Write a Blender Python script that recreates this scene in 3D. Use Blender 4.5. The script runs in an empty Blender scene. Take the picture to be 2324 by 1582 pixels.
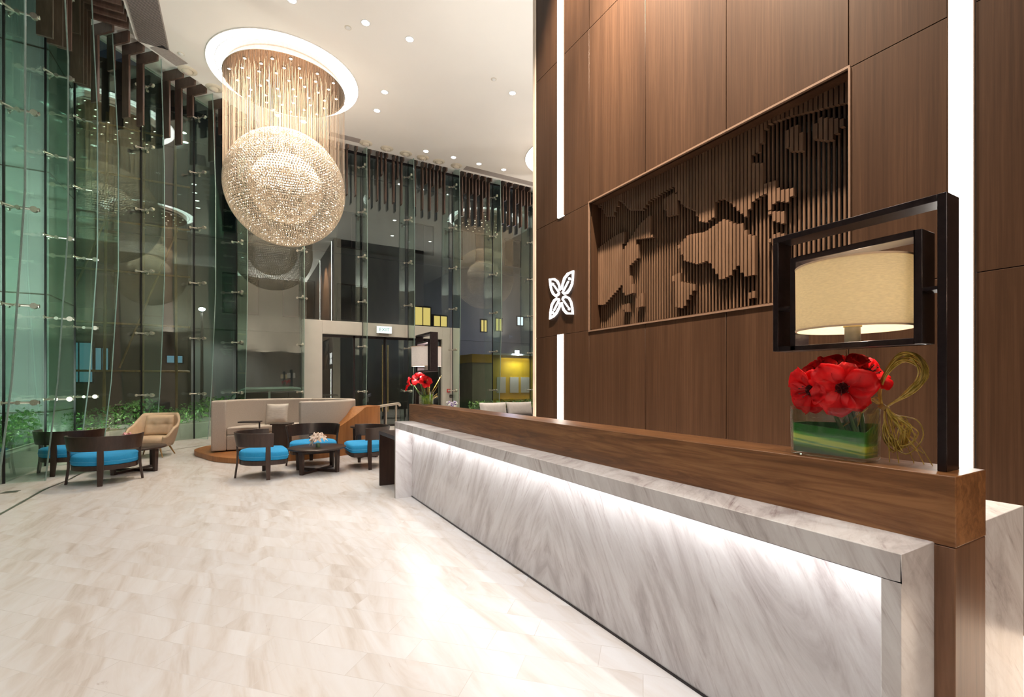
import bpy, math, random
from mathutils import Vector, Matrix, Euler
random.seed(7)
S = bpy.context.scene
COL = S.collection
R = math.radians
PI = math.pi

# ------------------------------------------------------------------ camera, world, exposure
FOC, CX, HY, EYE = 1073.0, 1162.0, 867.0, 1.5        # for the 2324 x 1582 frame
YAW = math.atan2(607.0, 1073.0)
cd = bpy.data.cameras.new('camera'); cam = bpy.data.objects.new('camera', cd); COL.objects.link(cam)
cam.location = (0, 0, EYE); cam.rotation_euler = (PI / 2, 0, -YAW)
cd.sensor_width = 36.0; cd.lens = 36.0 * FOC / 2324.0; cd.shift_y = (HY - 791.0) / 2324.0
cd.clip_start = 0.05; cd.clip_end = 200
S.camera = cam
S.view_settings.view_transform = 'Standard'; S.view_settings.look = 'None'
S.view_settings.exposure = 0.1; S.view_settings.gamma = 1.0; S.view_settings.use_curve_mapping = False
W = bpy.data.worlds.new('night'); S.world = W; W.use_nodes = True
bg = W.node_tree.nodes['Background']; bg.inputs[0].default_value = (0.10, 0.13, 0.20, 1); bg.inputs[1].default_value = 0.10
cy = S.cycles
cy.max_bounces = 7; cy.diffuse_bounces = 4; cy.glossy_bounces = 4; cy.transmission_bounces = 6
cy.transparent_max_bounces = 20; cy.sample_clamp_indirect = 4.0; cy.caustics_reflective = False; cy.caustics_refractive = False
cy.use_denoising = True
CEIL = 8.9

_c, _s = math.cos(YAW), math.sin(YAW)
def ray(px, py):
    X = (px - CX) / FOC
    return (_c * X + _s, -_s * X + _c, (HY - py) / FOC)
def wall_yz(px, py, x):                                # a traced outline put on the real wall plane at x
    r = ray(px, py); t = x / r[0]
    return (r[1] * t, EYE + r[2] * t)

# ------------------------------------------------------------------ materials
def newmat(name):
    m = bpy.data.materials.new(name); m.use_nodes = True
    nt = m.node_tree; nt.nodes.clear()
    out = nt.nodes.new('ShaderNodeOutputMaterial')
    return m, nt, out
def N(nt, t, **kw):
    n = nt.nodes.new(t)
    for k, v in kw.items():
        if k.startswith('i_'): n.inputs[k[2:].replace('_', ' ')].default_value = v
        else: setattr(n, k, v)
    return n
def ramp(nt, fac, stops):
    r = nt.nodes.new('ShaderNodeValToRGB'); e = r.color_ramp.elements
    while len(e) < len(stops): e.new(0.5)
    for el, (p, c) in zip(e, stops): el.position = p; el.color = (*c, 1)
    nt.links.new(fac, r.inputs[0]); return r.outputs[0]
def bsdf(nt, out, rough=.5, metal=0, spec=.5):
    b = nt.nodes.new('ShaderNodeBsdfPrincipled')
    b.inputs['Roughness'].default_value = rough; b.inputs['Metallic'].default_value = metal
    b.inputs['Specular IOR Level'].default_value = spec
    nt.links.new(b.outputs[0], out.inputs[0]); return b
def simple(name, col, rough=.5, metal=0, spec=.5, var=.12, scale=(20, 20, 20), bump=0, coat=0):
    m, nt, out = newmat(name); b = bsdf(nt, out, rough, metal, spec)
    tc = N(nt, 'ShaderNodeTexCoord'); mp = N(nt, 'ShaderNodeMapping'); mp.inputs['Scale'].default_value = scale
    nt.links.new(tc.outputs['Object'], mp.inputs[0])
    nz = N(nt, 'ShaderNodeTexNoise', i_Scale=1.0, i_Detail=4.0); nt.links.new(mp.outputs[0], nz.inputs['Vector'])
    lo = tuple(c * (1 - var) for c in col); hi = tuple(min(1, c * (1 + var)) for c in col)
    nt.links.new(ramp(nt, nz.outputs[0], [(.3, lo), (.7, hi)]), b.inputs['Base Color'])
    if bump:
        bp = N(nt, 'ShaderNodeBump', i_Strength=bump, i_Distance=.01); nt.links.new(nz.outputs[0], bp.inputs['Height'])
        nt.links.new(bp.outputs[0], b.inputs['Normal'])
    if coat: b.inputs['Coat Weight'].default_value = coat
    return m
def wood(name, dark, mid, light, scale, rough=.4, wave=0, spec=.5):
    m, nt, out = newmat(name); b = bsdf(nt, out, rough, 0, spec)
    tc = N(nt, 'ShaderNodeTexCoord'); mp = N(nt, 'ShaderNodeMapping'); mp.inputs['Scale'].default_value = scale
    nt.links.new(tc.outputs['Object'], mp.inputs[0])
    nz = N(nt, 'ShaderNodeTexNoise', i_Scale=1.0, i_Detail=8.0, i_Roughness=.65, i_Distortion=wave)
    nt.links.new(mp.outputs[0], nz.inputs['Vector'])
    mp2 = N(nt, 'ShaderNodeMapping'); mp2.inputs['Scale'].default_value = tuple(v * .13 for v in scale)
    nt.links.new(tc.outputs['Object'], mp2.inputs[0])
    n2 = N(nt, 'ShaderNodeTexNoise', i_Scale=1.0, i_Detail=3.0); nt.links.new(mp2.outputs[0], n2.inputs['Vector'])
    mx = N(nt, 'ShaderNodeMath', operation='MULTIPLY_ADD'); nt.links.new(nz.outputs[0], mx.inputs[0])
    mx.inputs[1].default_value = .6; m3 = N(nt, 'ShaderNodeMath', operation='MULTIPLY'); m3.inputs[1].default_value = .4
    nt.links.new(n2.outputs[0], m3.inputs[0]); nt.links.new(m3.outputs[0], mx.inputs[2])
    nt.links.new(ramp(nt, mx.outputs[0], [(.34, dark), (.5, mid), (.64, light)]), b.inputs['Base Color'])
    bp = N(nt, 'ShaderNodeBump', i_Strength=.08, i_Distance=.004); nt.links.new(nz.outputs[0], bp.inputs['Height'])
    nt.links.new(bp.outputs[0], b.inputs['Normal'])
    return m
def emit(name, col, strength, sample=True):
    m, nt, out = newmat(name); e = N(nt, 'ShaderNodeEmission', i_Strength=strength); e.inputs[0].default_value = (*col, 1)
    nt.links.new(e.outputs[0], out.inputs[0])
    if not sample: m.cycles.emission_sampling = 'NONE'
    return m
def glass(name, tint, gain, rough=0.0, ior=1.5, wob=0, coat=0.0):
    m, nt, out = newmat(name)
    t = N(nt, 'ShaderNodeBsdfTransparent'); t.inputs[0].default_value = (*tint, 1)
    g = N(nt, 'ShaderNodeBsdfGlossy', i_Roughness=rough); g.inputs[0].default_value = (.95, 1, .98, 1)
    f = N(nt, 'ShaderNodeFresnel', i_IOR=ior); ge = N(nt, 'ShaderNodeNewGeometry')     # panes do not refract, so both faces meet air at the same angle
    io = N(nt, 'ShaderNodeMapRange'); io.inputs['To Min'].default_value = ior; io.inputs['To Max'].default_value = 1 / ior
    nt.links.new(ge.outputs['Backfacing'], io.inputs['Value']); nt.links.new(io.outputs[0], f.inputs['IOR'])
    mu = N(nt, 'ShaderNodeMath', operation='MULTIPLY_ADD', use_clamp=True); mu.inputs[1].default_value = gain; mu.inputs[2].default_value = coat
    nt.links.new(f.outputs[0], mu.inputs[0])
    mx = N(nt, 'ShaderNodeMixShader'); nt.links.new(mu.outputs[0], mx.inputs[0])
    nt.links.new(t.outputs[0], mx.inputs[1]); nt.links.new(g.outputs[0], mx.inputs[2]); nt.links.new(mx.outputs[0], out.inputs[0])
    if wob:
        tc = N(nt, 'ShaderNodeTexCoord'); nz = N(nt, 'ShaderNodeTexNoise', i_Scale=.9, i_Detail=1.0)
        nt.links.new(tc.outputs['Object'], nz.inputs['Vector'])
        bp = N(nt, 'ShaderNodeBump', i_Strength=wob, i_Distance=.02); nt.links.new(nz.outputs[0], bp.inputs['Height'])
        nt.links.new(bp.outputs[0], g.inputs['Normal'])
    return m
def marble_mat(name):
    m, nt, out = newmat(name); b = bsdf(nt, out, .22, 0, .5)
    tc = N(nt, 'ShaderNodeTexCoord'); sp = N(nt, 'ShaderNodeSeparateXYZ'); nt.links.new(tc.outputs['Object'], sp.inputs[0])
    def M(op, a, bb, c=None):
        n = N(nt, 'ShaderNodeMath', operation=op)
        for i, v in enumerate((a, bb) if c is None else (a, bb, c)):
            if isinstance(v, (int, float)): n.inputs[i].default_value = v
            else: nt.links.new(v, n.inputs[i])
        return n.outputs[0]
    t = M('ABSOLUTE', M('SUBTRACT', sp.outputs[1], 2.85), 0)                     # book-matched slabs
    zz = M('MULTIPLY_ADD', sp.outputs[0], .9, sp.outputs[2])
    ac = M('MULTIPLY_ADD', t, .87, M('MULTIPLY', zz, .50)); al = M('MULTIPLY_ADD', t, -.50, M('MULTIPLY', zz, .87))
    def field(sa, sl, det, dist):
        cb = N(nt, 'ShaderNodeCombineXYZ'); nt.links.new(M('MULTIPLY', ac, sa), cb.inputs[0]); nt.links.new(M('MULTIPLY', al, sl), cb.inputs[1])
        nt.links.new(M('MULTIPLY', sp.outputs[0], 2.0), cb.inputs[2])
        n = N(nt, 'ShaderNodeTexNoise', i_Scale=1.0, i_Detail=det, i_Roughness=.68, i_Distortion=dist); nt.links.new(cb.outputs[0], n.inputs['Vector']); return n.outputs[0]
    broad = ramp(nt, field(4.6, .9, 7.0, .8), [(.32, (.47, .425, .42)), (.46, (.68, .645, .64)), (.60, (.81, .79, .79))])
    fine = ramp(nt, field(24, 2.6, 10.0, .8), [(.30, (.42, .35, .35)), (.40, (.84, .81, .81)), (.49, (1, 1, 1))])
    patch = ramp(nt, field(2.2, 1.1, 4.0, .8), [(.38, (.35, .35, .35)), (.58, (1, 1, 1))])
    mx = N(nt, 'ShaderNodeMix', data_type='RGBA', blend_type='MULTIPLY'); nt.links.new(patch, mx.inputs[0])
    nt.links.new(broad, mx.inputs[6]); nt.links.new(fine, mx.inputs[7]); nt.links.new(mx.outputs[2], b.inputs['Base Color'])
    return m
def floor_mat():
    m, nt, out = newmat('travertine_floor'); b = bsdf(nt, out, .27, 0, .32)
    tc = N(nt, 'ShaderNodeTexCoord'); mp = N(nt, 'ShaderNodeMapping'); mp.inputs['Rotation'].default_value = (0, 0, R(45))
    nt.links.new(tc.outputs['Object'], mp.inputs[0])
    br = N(nt, 'ShaderNodeTexBrick', i_Scale=1.0); br.offset = .37
    br.inputs['Color1'].default_value = (1.0, .99, .985, 1); br.inputs['Color2'].default_value = (.93, .915, .905, 1); br.inputs['Mortar'].default_value = (.82, .80, .78, 1)
    br.inputs['Mortar Size'].default_value = .0016; br.inputs['Brick Width'].default_value = .62; br.inputs['Row Height'].default_value = .21; br.inputs['Bias'].default_value = -.1
    nt.links.new(mp.outputs[0], br.inputs['Vector'])
    m2 = N(nt, 'ShaderNodeMapping'); m2.inputs['Rotation'].default_value = (0, 0, R(18)); m2.inputs['Scale'].default_value = (5.5, .9, 1)
    nt.links.new(tc.outputs['Object'], m2.inputs[0])
    ad = N(nt, 'ShaderNodeVectorMath', operation='ADD'); nt.links.new(m2.outputs[0], ad.inputs[0])
    sc = N(nt, 'ShaderNodeVectorMath', operation='SCALE'); sc.inputs['Scale'].default_value = 9.0; nt.links.new(br.outputs[0], sc.inputs[0])
    nt.links.new(sc.outputs[0], ad.inputs[1])
    nz = N(nt, 'ShaderNodeTexNoise', i_Scale=1.0, i_Detail=7.0, i_Roughness=.6, i_Distortion=.9); nt.links.new(ad.outputs[0], nz.inputs['Vector'])
    base = ramp(nt, nz.outputs[0], [(.30, (.62, .555, .50)), (.42, (.72, .67, .63)), (.52, (.765, .735, .715)), (.66, (.80, .785, .78))])
    n2 = N(nt, 'ShaderNodeTexNoise', i_Scale=3.0, i_Detail=8.0, i_Roughness=.7, i_Distortion=1.4); nt.links.new(ad.outputs[0], n2.inputs['Vector'])
    vein = ramp(nt, n2.outputs[0], [(.27, (.68, .61, .57)), (.35, (1, 1, 1))])
    a = N(nt, 'ShaderNodeMix', data_type='RGBA', blend_type='MULTIPLY'); a.inputs[0].default_value = .8
    nt.links.new(base, a.inputs[6]); nt.links.new(br.outputs[0], a.inputs[7])
    c = N(nt, 'ShaderNodeMix', data_type='RGBA', blend_type='MULTIPLY'); c.inputs[0].default_value = .7
    nt.links.new(a.outputs[2], c.inputs[6]); nt.links.new(vein, c.inputs[7]); nt.links.new(c.outputs[2], b.inputs['Base Color'])
    return m
def shade_mat(name, col, tr=.55):
    m, nt, out = newmat(name)
    tc = N(nt, 'ShaderNodeTexCoord'); mp = N(nt, 'ShaderNodeMapping'); mp.inputs['Scale'].default_value = (60, 60, 260)
    nt.links.new(tc.outputs['Object'], mp.inputs[0]); nz = N(nt, 'ShaderNodeTexNoise', i_Scale=1.0, i_Detail=3.0); nt.links.new(mp.outputs[0], nz.inputs['Vector'])
    cr = ramp(nt, nz.outputs[0], [(.3, tuple(c * .86 for c in col)), (.7, col)])
    d = N(nt, 'ShaderNodeBsdfDiffuse'); t = N(nt, 'ShaderNodeBsdfTranslucent'); mx = N(nt, 'ShaderNodeMixShader'); mx.inputs[0].default_value = tr
    nt.links.new(cr, d.inputs[0]); nt.links.new(cr, t.inputs[0]); nt.links.new(d.outputs[0], mx.inputs[1]); nt.links.new(t.outputs[0], mx.inputs[2]); nt.links.new(mx.outputs[0], out.inputs[0])
    return m
def crystal_mat():
    m, nt, out = newmat('crystal')
    g = N(nt, 'ShaderNodeBsdfGlossy', i_Roughness=.10); g.inputs[0].default_value = (1, .96, .9, 1)
    d = N(nt, 'ShaderNodeBsdfDiffuse'); t = N(nt, 'ShaderNodeBsdfTranslucent'); q = N(nt, 'ShaderNodeBsdfTransparent'); q.inputs[0].default_value = (.97, .92, .85, 1)
    tc = N(nt, 'ShaderNodeTexCoord'); nz = N(nt, 'ShaderNodeTexNoise', i_Scale=9.0, i_Detail=2.0); nt.links.new(tc.outputs['Object'], nz.inputs['Vector'])
    cr = ramp(nt, nz.outputs[0], [(.35, (.70, .59, .47)), (.6, (.74, .68, .60))])
    for w in (d, t): nt.links.new(cr, w.inputs[0])
    def mix(f, a, b):
        x = N(nt, 'ShaderNodeMixShader'); x.inputs[0].default_value = f; nt.links.new(a.outputs[0], x.inputs[1]); nt.links.new(b.outputs[0], x.inputs[2]); return x
    nt.links.new(mix(.22, mix(.35, mix(.5, d, t), g), q).outputs[0], out.inputs[0]); return m
def leaf_mat(name, stops, scale):
    m, nt, out = newmat(name); b = bsdf(nt, out, .4)
    tc = N(nt, 'ShaderNodeTexCoord'); mp = N(nt, 'ShaderNodeMapping'); mp.inputs['Scale'].default_value = scale
    nt.links.new(tc.outputs['Object'], mp.inputs[0]); nz = N(nt, 'ShaderNodeTexNoise', i_Scale=1.0, i_Detail=2.0); nt.links.new(mp.outputs[0], nz.inputs['Vector'])
    nt.links.new(ramp(nt, nz.outputs[0], stops), b.inputs['Base Color']); return m

M = {}
M['floor'] = floor_mat()
M['marble'] = marble_mat('streaked_white_marble')
M['panel'] = wood('dark_veneer', (.023, .0115, .0066), (.034, .0175, .0098), (.048, .0255, .0145), (55, 55, 1.1), .46, spec=.09)
M['walnut'] = wood('walnut_along', (.060, .022, .008), (.20, .082, .028), (.36, .165, .062), (26, 2.0, 26), .36, 1.1)
M['walnut_up'] = wood('walnut_upright', (.10, .046, .022), (.19, .092, .048), (.25, .13, .072), (30, 30, 1.8), .36, .3)
M['dark_wood'] = wood('wenge', (.020, .010, .007), (.034, .017, .012), (.050, .026, .019), (28, 28, 4), .33)
M['oak'] = wood('honey_oak', (.27, .10, .026), (.38, .15, .040), (.46, .20, .062), (22, 22, 1.2), .42)
M['ceiling'] = simple('white_plaster', (.86, .83, .785), .85, var=.02, scale=(.7, .7, .7))
M['cream'] = simple('cream_plastic', (.66, .60, .49), .55, var=.04)
M['grille'] = simple('grille_grey', (.36, .32, .30), .5, var=.08)
M['grille_dark'] = simple('grille_slot', (.05, .045, .045), .6)
M['slat'] = wood('bronze_slat', (.060, .035, .026), (.092, .056, .042), (.125, .08, .062), (20, 20, 3), .3)
M['black'] = simple('black_metal', (.022, .016, .018), .32, .3, var=.2)
M['lampmetal'] = simple('bronze_black_metal', (.030, .021, .022), .28, .55, var=.25, scale=(40, 40, 40))
M['steel'] = simple('brushed_steel', (.62, .57, .50), .40, 1.0, var=.1, scale=(60, 60, 60))
M['canopy'] = simple('bronze_mirror', (.34, .25, .20), .16, 1.0, var=.08)
M['wire'] = simple('fine_wire', (.42, .33, .25), .4, .0, var=.1)
M['brass'] = simple('brass', (.62, .48, .24), .3, 1.0, var=.12)
M['brushed'] = simple('aged_nickel', (.33, .30, .26), .38, 1.0, var=.15)
M['stone_trim'] = simple('cream_stone', (.66, .58, .49), .5, var=.12, scale=(8, 8, 3))
M['jamb'] = simple('pale_grey_cladding', (.60, .56, .52), .5, var=.03, scale=(3, 3, 3))
M['pane'] = glass('tinted_pane', (.91, .965, .94), 1.2, coat=.055)
M['fin'] = glass('green_fin_glass', (.84, .93, .89), .9)
M['fin_edge'] = simple('glass_edge', (.26, .36, .33), .12, var=.1)
M['vase'] = glass('clear_vase_glass', (.95, .97, .96), 1.6)
M['mirror'] = simple('black_mirror', (.003, .003, .003), .05, .0, .6, var=.1)
M['screen_slat'] = wood('screen_slat', (.060, .034, .021), (.085, .050, .031), (.115, .069, .044), (40, 40, 2), .36, spec=.35)
M['trimwood'] = simple('light_edge_trim', (.12, .075, .052), .4, var=.1)
M['blue'] = simple('blue_fabric', (.018, .33, .68), .8, var=.06, scale=(60, 60, 60), bump=.1)
M['blue_pipe'] = simple('blue_piping', (.10, .46, .78), .8, var=.06)
M['tan'] = simple('tan_leather', (.68, .50, .33), .5, var=.05, scale=(14, 14, 14), bump=.04)
M['greige'] = simple('greige_weave', (.57, .50, .43), .9, var=.10, scale=(80, 80, 140), bump=.25)
M['silk'] = simple('ivory_silk', (.66, .60, .53), .55, var=.10, scale=(10, 10, 60), bump=.1)
M['whitecush'] = simple('white_cotton', (.70, .66, .64), .85, var=.05, scale=(12, 12, 12), bump=.15)
M['oakleg'] = wood('oak_leg', (.30, .17, .06), (.40, .23, .09), (.48, .29, .12), (40, 40, 4), .45)
M['shade_linen'] = shade_mat('linen_shade', (.90, .81, .62), .64)
M['shade_white'] = shade_mat('white_shade', (.9, .88, .86), .6)
M['crystal'] = crystal_mat()
M['strip'] = emit('warm_white_strip', (1, .95, .86), 9.0)
M['ledstrip'] = emit('cool_white_led', (1, .985, .985), 10.0)
M['ring'] = emit('cove_ring_light', (1, .97, .92), 5.0)
M['lens'] = emit('downlight_lens', (1, .97, .92), 14.0, False)
M['spotlens'] = emit('chandelier_spot_lens', (1, .88, .70), 30.0, False)
M['bulb'] = emit('lamp_bulb', (1, .85, .62), 12.0, False)
M['emblem'] = emit('backlit_emblem', (1, .95, .93), 3.2)
M['exit'] = emit('exit_sign_face', (.86, .96, .95), 1.3)
M['exit_green'] = simple('exit_green', (.22, .55, .48), .5)
def petal_mat():
    m, nt, out = newmat('red_petal')
    tc = N(nt, 'ShaderNodeTexCoord'); nz = N(nt, 'ShaderNodeTexNoise', i_Scale=26.0, i_Detail=3.0); nt.links.new(tc.outputs['Object'], nz.inputs['Vector'])
    cr = ramp(nt, nz.outputs[0], [(.3, (.70, .002, .006)), (.55, (.92, .006, .012)), (.75, (.95, .03, .03))])
    d = N(nt, 'ShaderNodeBsdfDiffuse'); t = N(nt, 'ShaderNodeBsdfTranslucent'); g = N(nt, 'ShaderNodeBsdfGlossy', i_Roughness=.45)
    nt.links.new(cr, d.inputs[0]); nt.links.new(cr, t.inputs[0]); g.inputs[0].default_value = (1, .75, .75, 1)
    a = N(nt, 'ShaderNodeMixShader'); a.inputs[0].default_value = .35; nt.links.new(d.outputs[0], a.inputs[1]); nt.links.new(t.outputs[0], a.inputs[2])
    b = N(nt, 'ShaderNodeMixShader'); b.inputs[0].default_value = .035; nt.links.new(a.outputs[0], b.inputs[1]); nt.links.new(g.outputs[0], b.inputs[2])
    nt.links.new(b.outputs[0], out.inputs[0]); return m
M['red_petal'] = petal_mat()
M['throat'] = simple('dark_throat', (.09, .004, .004), .6)
M['pink'] = leaf_mat('pink_petal', [(.3, (.75, .22, .26)), (.7, (.86, .55, .55))], (30, 30, 30))
M['lily'] = leaf_mat('lily_petal', [(.3, (.80, .55, .45)), (.7, (.86, .80, .70))], (22, 22, 22))
M['purple'] = leaf_mat('purple_petal', [(.35, (.10, .03, .30)), (.65, (.75, .68, .85))], (40, 40, 40))
M['stem'] = leaf_mat('green_stem', [(.3, (.07, .17, .04)), (.7, (.18, .32, .10))], (30, 30, 8))
M['anther'] = simple('anther', (.55, .30, .05), .7)
def band_mat():
    m, nt, out = newmat('striped_leaf'); b = bsdf(nt, out, .4)
    tc = N(nt, 'ShaderNodeTexCoord'); sp = N(nt, 'ShaderNodeSeparateXYZ'); nt.links.new(tc.outputs['Object'], sp.inputs[0])
    mp = N(nt, 'ShaderNodeMapping'); mp.inputs['Scale'].default_value = (5, 5, 160); nt.links.new(tc.outputs['Object'], mp.inputs[0])
    nz = N(nt, 'ShaderNodeTexNoise', i_Scale=1.0, i_Detail=2.0); nt.links.new(mp.outputs[0], nz.inputs['Vector'])
    sl = N(nt, 'ShaderNodeMath', operation='MULTIPLY_ADD'); nt.links.new(sp.outputs[1], sl.inputs[0]); sl.inputs[1].default_value = -.12; nt.links.new(sp.outputs[2], sl.inputs[2])
    a = N(nt, 'ShaderNodeMath', operation='MULTIPLY_ADD'); nt.links.new(nz.outputs[0], a.inputs[0]); a.inputs[1].default_value = .016; nt.links.new(sl.outputs[0], a.inputs[2])
    k = N(nt, 'ShaderNodeMath', operation='MULTIPLY'); nt.links.new(a.outputs[0], k.inputs[0]); k.inputs[1].default_value = 7.0
    dk, md, lt = (.02, .17, .014), (.11, .44, .03), (.74, .88, .07)
    nt.links.new(ramp(nt, k.outputs[0], [(.18, dk), (.32, md), (.36, lt), (.40, md), (.43, lt), (.53, lt), (.58, md), (.66, dk)]), b.inputs['Base Color']); return m
M['band'] = band_mat()
M['twig'] = leaf_mat('willow_twig', [(.3, (.42, .29, .03)), (.7, (.76, .56, .14))], (60, 60, 30))
M['water'] = glass('water', (.90, .94, .90), .8, ior=1.33)
M['red'] = simple('alarm_red', (.65, .05, .05), .4)
M['white'] = simple('white_plastic', (.75, .75, .73), .5, var=.03)
M['ground'] = simple('asphalt', (.05, .05, .05), .7, var=.3, scale=(8, 8, 8))
M['curb'] = simple('planter_stone', (.80, .80, .72), .7, var=.08, scale=(4, 4, 4))
M['soil'] = simple('soil', (.03, .02, .014), .95, var=.3)
M['leaf'] = leaf_mat('hedge_leaf', [(.3, (.035, .11, .020)), (.55, (.09, .24, .045)), (.75, (.26, .42, .10))], (3, 3, 3))
M['facade'] = simple('grey_facade', (.20, .185, .18), .8, var=.15, scale=(1.2, 1.2, .4))
M['facade_dark'] = simple('brown_facade', (.085, .062, .045), .8, var=.3, scale=(1, 1, .5))
M['column'] = simple('pale_outer_cladding', (.44, .50, .47), .6, var=.05, scale=(.6, .6, .4))
M['yellow'] = simple('yellow_paint', (.60, .36, .012), .5, var=.1, scale=(2, 2, 2))
M['olive'] = simple('olive_grey_paint', (.22, .23, .16), .6, var=.15, scale=(2, 2, 1))
M['darkglass'] = simple('dark_window', (.015, .018, .02), .1, var=.2)
M['win_yellow'] = emit('lit_window_amber', (1, .72, .22), .9, False)
M['win_blue'] = emit('lit_window_blue', (.30, .66, .85), .34, False)
M['win_white'] = emit('lit_window_white', (.75, .88, 1.0), 1.4, False)
M['bamboo'] = wood('bamboo_pole', (.22, .12, .03), (.34, .20, .05), (.45, .28, .08), (10, 10, 3), .5)
M['carpaint'] = simple('silver_green_paint', (.45, .58, .54), .3, .15, var=.05)
M['tyre'] = simple('tyre', (.02, .02, .02), .8)
M['floodlens'] = emit('flood_lens', (.85, .93, 1.0), 30.0, False)
M['charcoal'] = simple('charcoal_fabric', (.06, .055, .06), .85, var=.1)
M['book'] = simple('cream_paper', (.70, .60, .44), .7, var=.05)

# ------------------------------------------------------------------ mesh helpers
class MB:
    def __init__(s): s.v, s.f = [], []
    def add(s, vs, fs):
        o = len(s.v); s.v += [tuple(p) for p in vs]; s.f += [tuple(i + o for i in f) for f in fs]; return s
    def box(s, x0, x1, y0, y1, z0, z1):
        return s.add([(x0, y0, z0), (x1, y0, z0), (x1, y1, z0), (x0, y1, z0), (x0, y0, z1), (x1, y0, z1), (x1, y1, z1), (x0, y1, z1)],
                     [(0, 3, 2, 1), (4, 5, 6, 7), (0, 1, 5, 4), (1, 2, 6, 5), (2, 3, 7, 6), (3, 0, 4, 7)])
    def hexa(s, bot, top):
        return s.add(list(bot) + list(top), [(0, 3, 2, 1), (4, 5, 6, 7), (0, 1, 5, 4), (1, 2, 6, 5), (2, 3, 7, 6), (3, 0, 4, 7)])
    def bar(s, p0, p1, w, h, up=(0, 0, 1), w1=None, h1=None):
        p0, p1 = Vector(p0), Vector(p1); d = (p1 - p0).normalized(); u = Vector(up)
        a = d.cross(u)
        if a.length < 1e-4: a = d.cross(Vector((1, 0, 0)))
        a.normalize(); b = a.cross(d).normalized(); w1 = w if w1 is None else w1; h1 = h if h1 is None else h1
        q = lambda p, w, h: [p - a * w / 2 - b * h / 2, p + a * w / 2 - b * h / 2, p + a * w / 2 + b * h / 2, p - a * w / 2 + b * h / 2]
        return s.hexa(q(p0, w, h), q(p1, w1, h1))
    def prism(s, poly, z0, z1):
        n = len(poly)
        return s.add([(x, y, z0) for x, y in poly] + [(x, y, z1) for x, y in poly],
                     [tuple(range(n - 1, -1, -1)), tuple(range(n, 2 * n))] + [(i, (i + 1) % n, n + (i + 1) % n, n + i) for i in range(n)])
    def tube(s, pts, r, n=6, closed=False, caps=True):
        pts = [Vector(p) for p in pts]; m = len(pts); rs = r if isinstance(r, (list, tuple)) else [r] * m
        vs, fs = [], []; prev = None
        for i, p in enumerate(pts):
            if closed: t = pts[(i + 1) % m] - pts[i - 1]
            else: t = pts[min(i + 1, m - 1)] - pts[max(i - 1, 0)]
            t.normalize()
            a = (prev - t * prev.dot(t)) if prev is not None else t.orthogonal()
            if a.length < 1e-5: a = t.orthogonal()
            a.normalize(); prev = a; b = t.cross(a)
            for k in range(n):
                an = 2 * PI * k / n; vs.append(p + (a * math.cos(an) + b * math.sin(an)) * rs[i])
        for i in range(m if closed else m - 1):
            for k in range(n):
                j = (i + 1) % m
                fs.append((i * n + k, i * n + (k + 1) % n, j * n + (k + 1) % n, j * n + k))
        if caps and not closed: fs += [tuple(range(n - 1, -1, -1)), tuple(range((m - 1) * n, m * n))]
        return s.add(vs, fs)
    def lathe(s, prof, n=32, c=(0, 0), sx=1, sy=1, closed=False):
        m = len(prof); vs, fs = [], []
        for r, z in prof:
            for k in range(n):
                a = 2 * PI * k / n; vs.append((c[0] + r * sx * math.cos(a), c[1] + r * sy * math.sin(a), z))
        for i in range(m if closed else m - 1):
            j = (i + 1) % m
            for k in range(n): fs.append((i * n + k, i * n + (k + 1) % n, j * n + (k + 1) % n, j * n + k))
        if not closed:
            if prof[0][0] > 1e-6: fs.append(tuple(range(n - 1, -1, -1)))
            if prof[-1][0] > 1e-6: fs.append(tuple(range((m - 1) * n, m * n)))
        return s.add(vs, fs)
    def grid(s, fn, nu, nv, wrap=False):
        vs = [fn(i / nu, j / nv) for i in range(nu + 1) for j in range(nv + 1)]
        fs = [(i * (nv + 1) + j, (i + 1) * (nv + 1) + j, (i + 1) * (nv + 1) + j + 1, i * (nv + 1) + j + 1) for i in range(nu) for j in range(nv)]
        return s.add(vs, fs)
    def loft(s, rings, caps=True):                       # rings: closed loops with equal counts
        n = len(rings[0]); vs = [p for r in rings for p in r]
        fs = [(i * n + k, i * n + (k + 1) % n, (i + 1) * n + (k + 1) % n, (i + 1) * n + k) for i in range(len(rings) - 1) for k in range(n)]
        if caps: fs += [tuple(range(n - 1, -1, -1)), tuple(range((len(rings) - 1) * n, len(rings) * n))]
        return s.add(vs, fs)
    def ball(s, c, r, nu=8, nv=6, sc=(1, 1, 1)):
        prof = [(max(1e-7, math.sin(PI * i / nv)) * r, -math.cos(PI * i / nv) * r) for i in range(nv + 1)]
        o = MB().lathe(prof, nu); return s.add([(c[0] + x * sc[0], c[1] + y * sc[1], c[2] + z * sc[2]) for x, y, z in o.v], o.f)
    def xf(s, mat):
        s.v = [tuple(mat @ Vector(p)) for p in s.v]; return s
    def build(s, name, mat, parent=None, bevel=0, seg=2, smooth=35, sub=0, solid=0):
        me = bpy.data.meshes.new(name); me.from_pydata(s.v, [], s.f); me.update()
        import bmesh
        b = bmesh.new(); b.from_mesh(me); bmesh.ops.remove_doubles(b, verts=b.verts, dist=1e-6)
        bmesh.ops.recalc_face_normals(b, faces=b.faces); b.to_mesh(me); b.free()
        me.materials.append(mat if not isinstance(mat, str) else M[mat])
        o = bpy.data.objects.new(name, me); COL.objects.link(o)
        if parent: o.parent = parent
        if solid:
            q = o.modifiers.new('solid', 'SOLIDIFY'); q.thickness = solid; q.offset = 0
        if bevel:
            q = o.modifiers.new('bevel', 'BEVEL'); q.width = bevel; q.segments = seg; q.limit_method = 'ANGLE'; q.angle_limit = R(40)
        if sub:
            q = o.modifiers.new('sub', 'SUBSURF'); q.levels = sub; q.render_levels = sub
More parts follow.
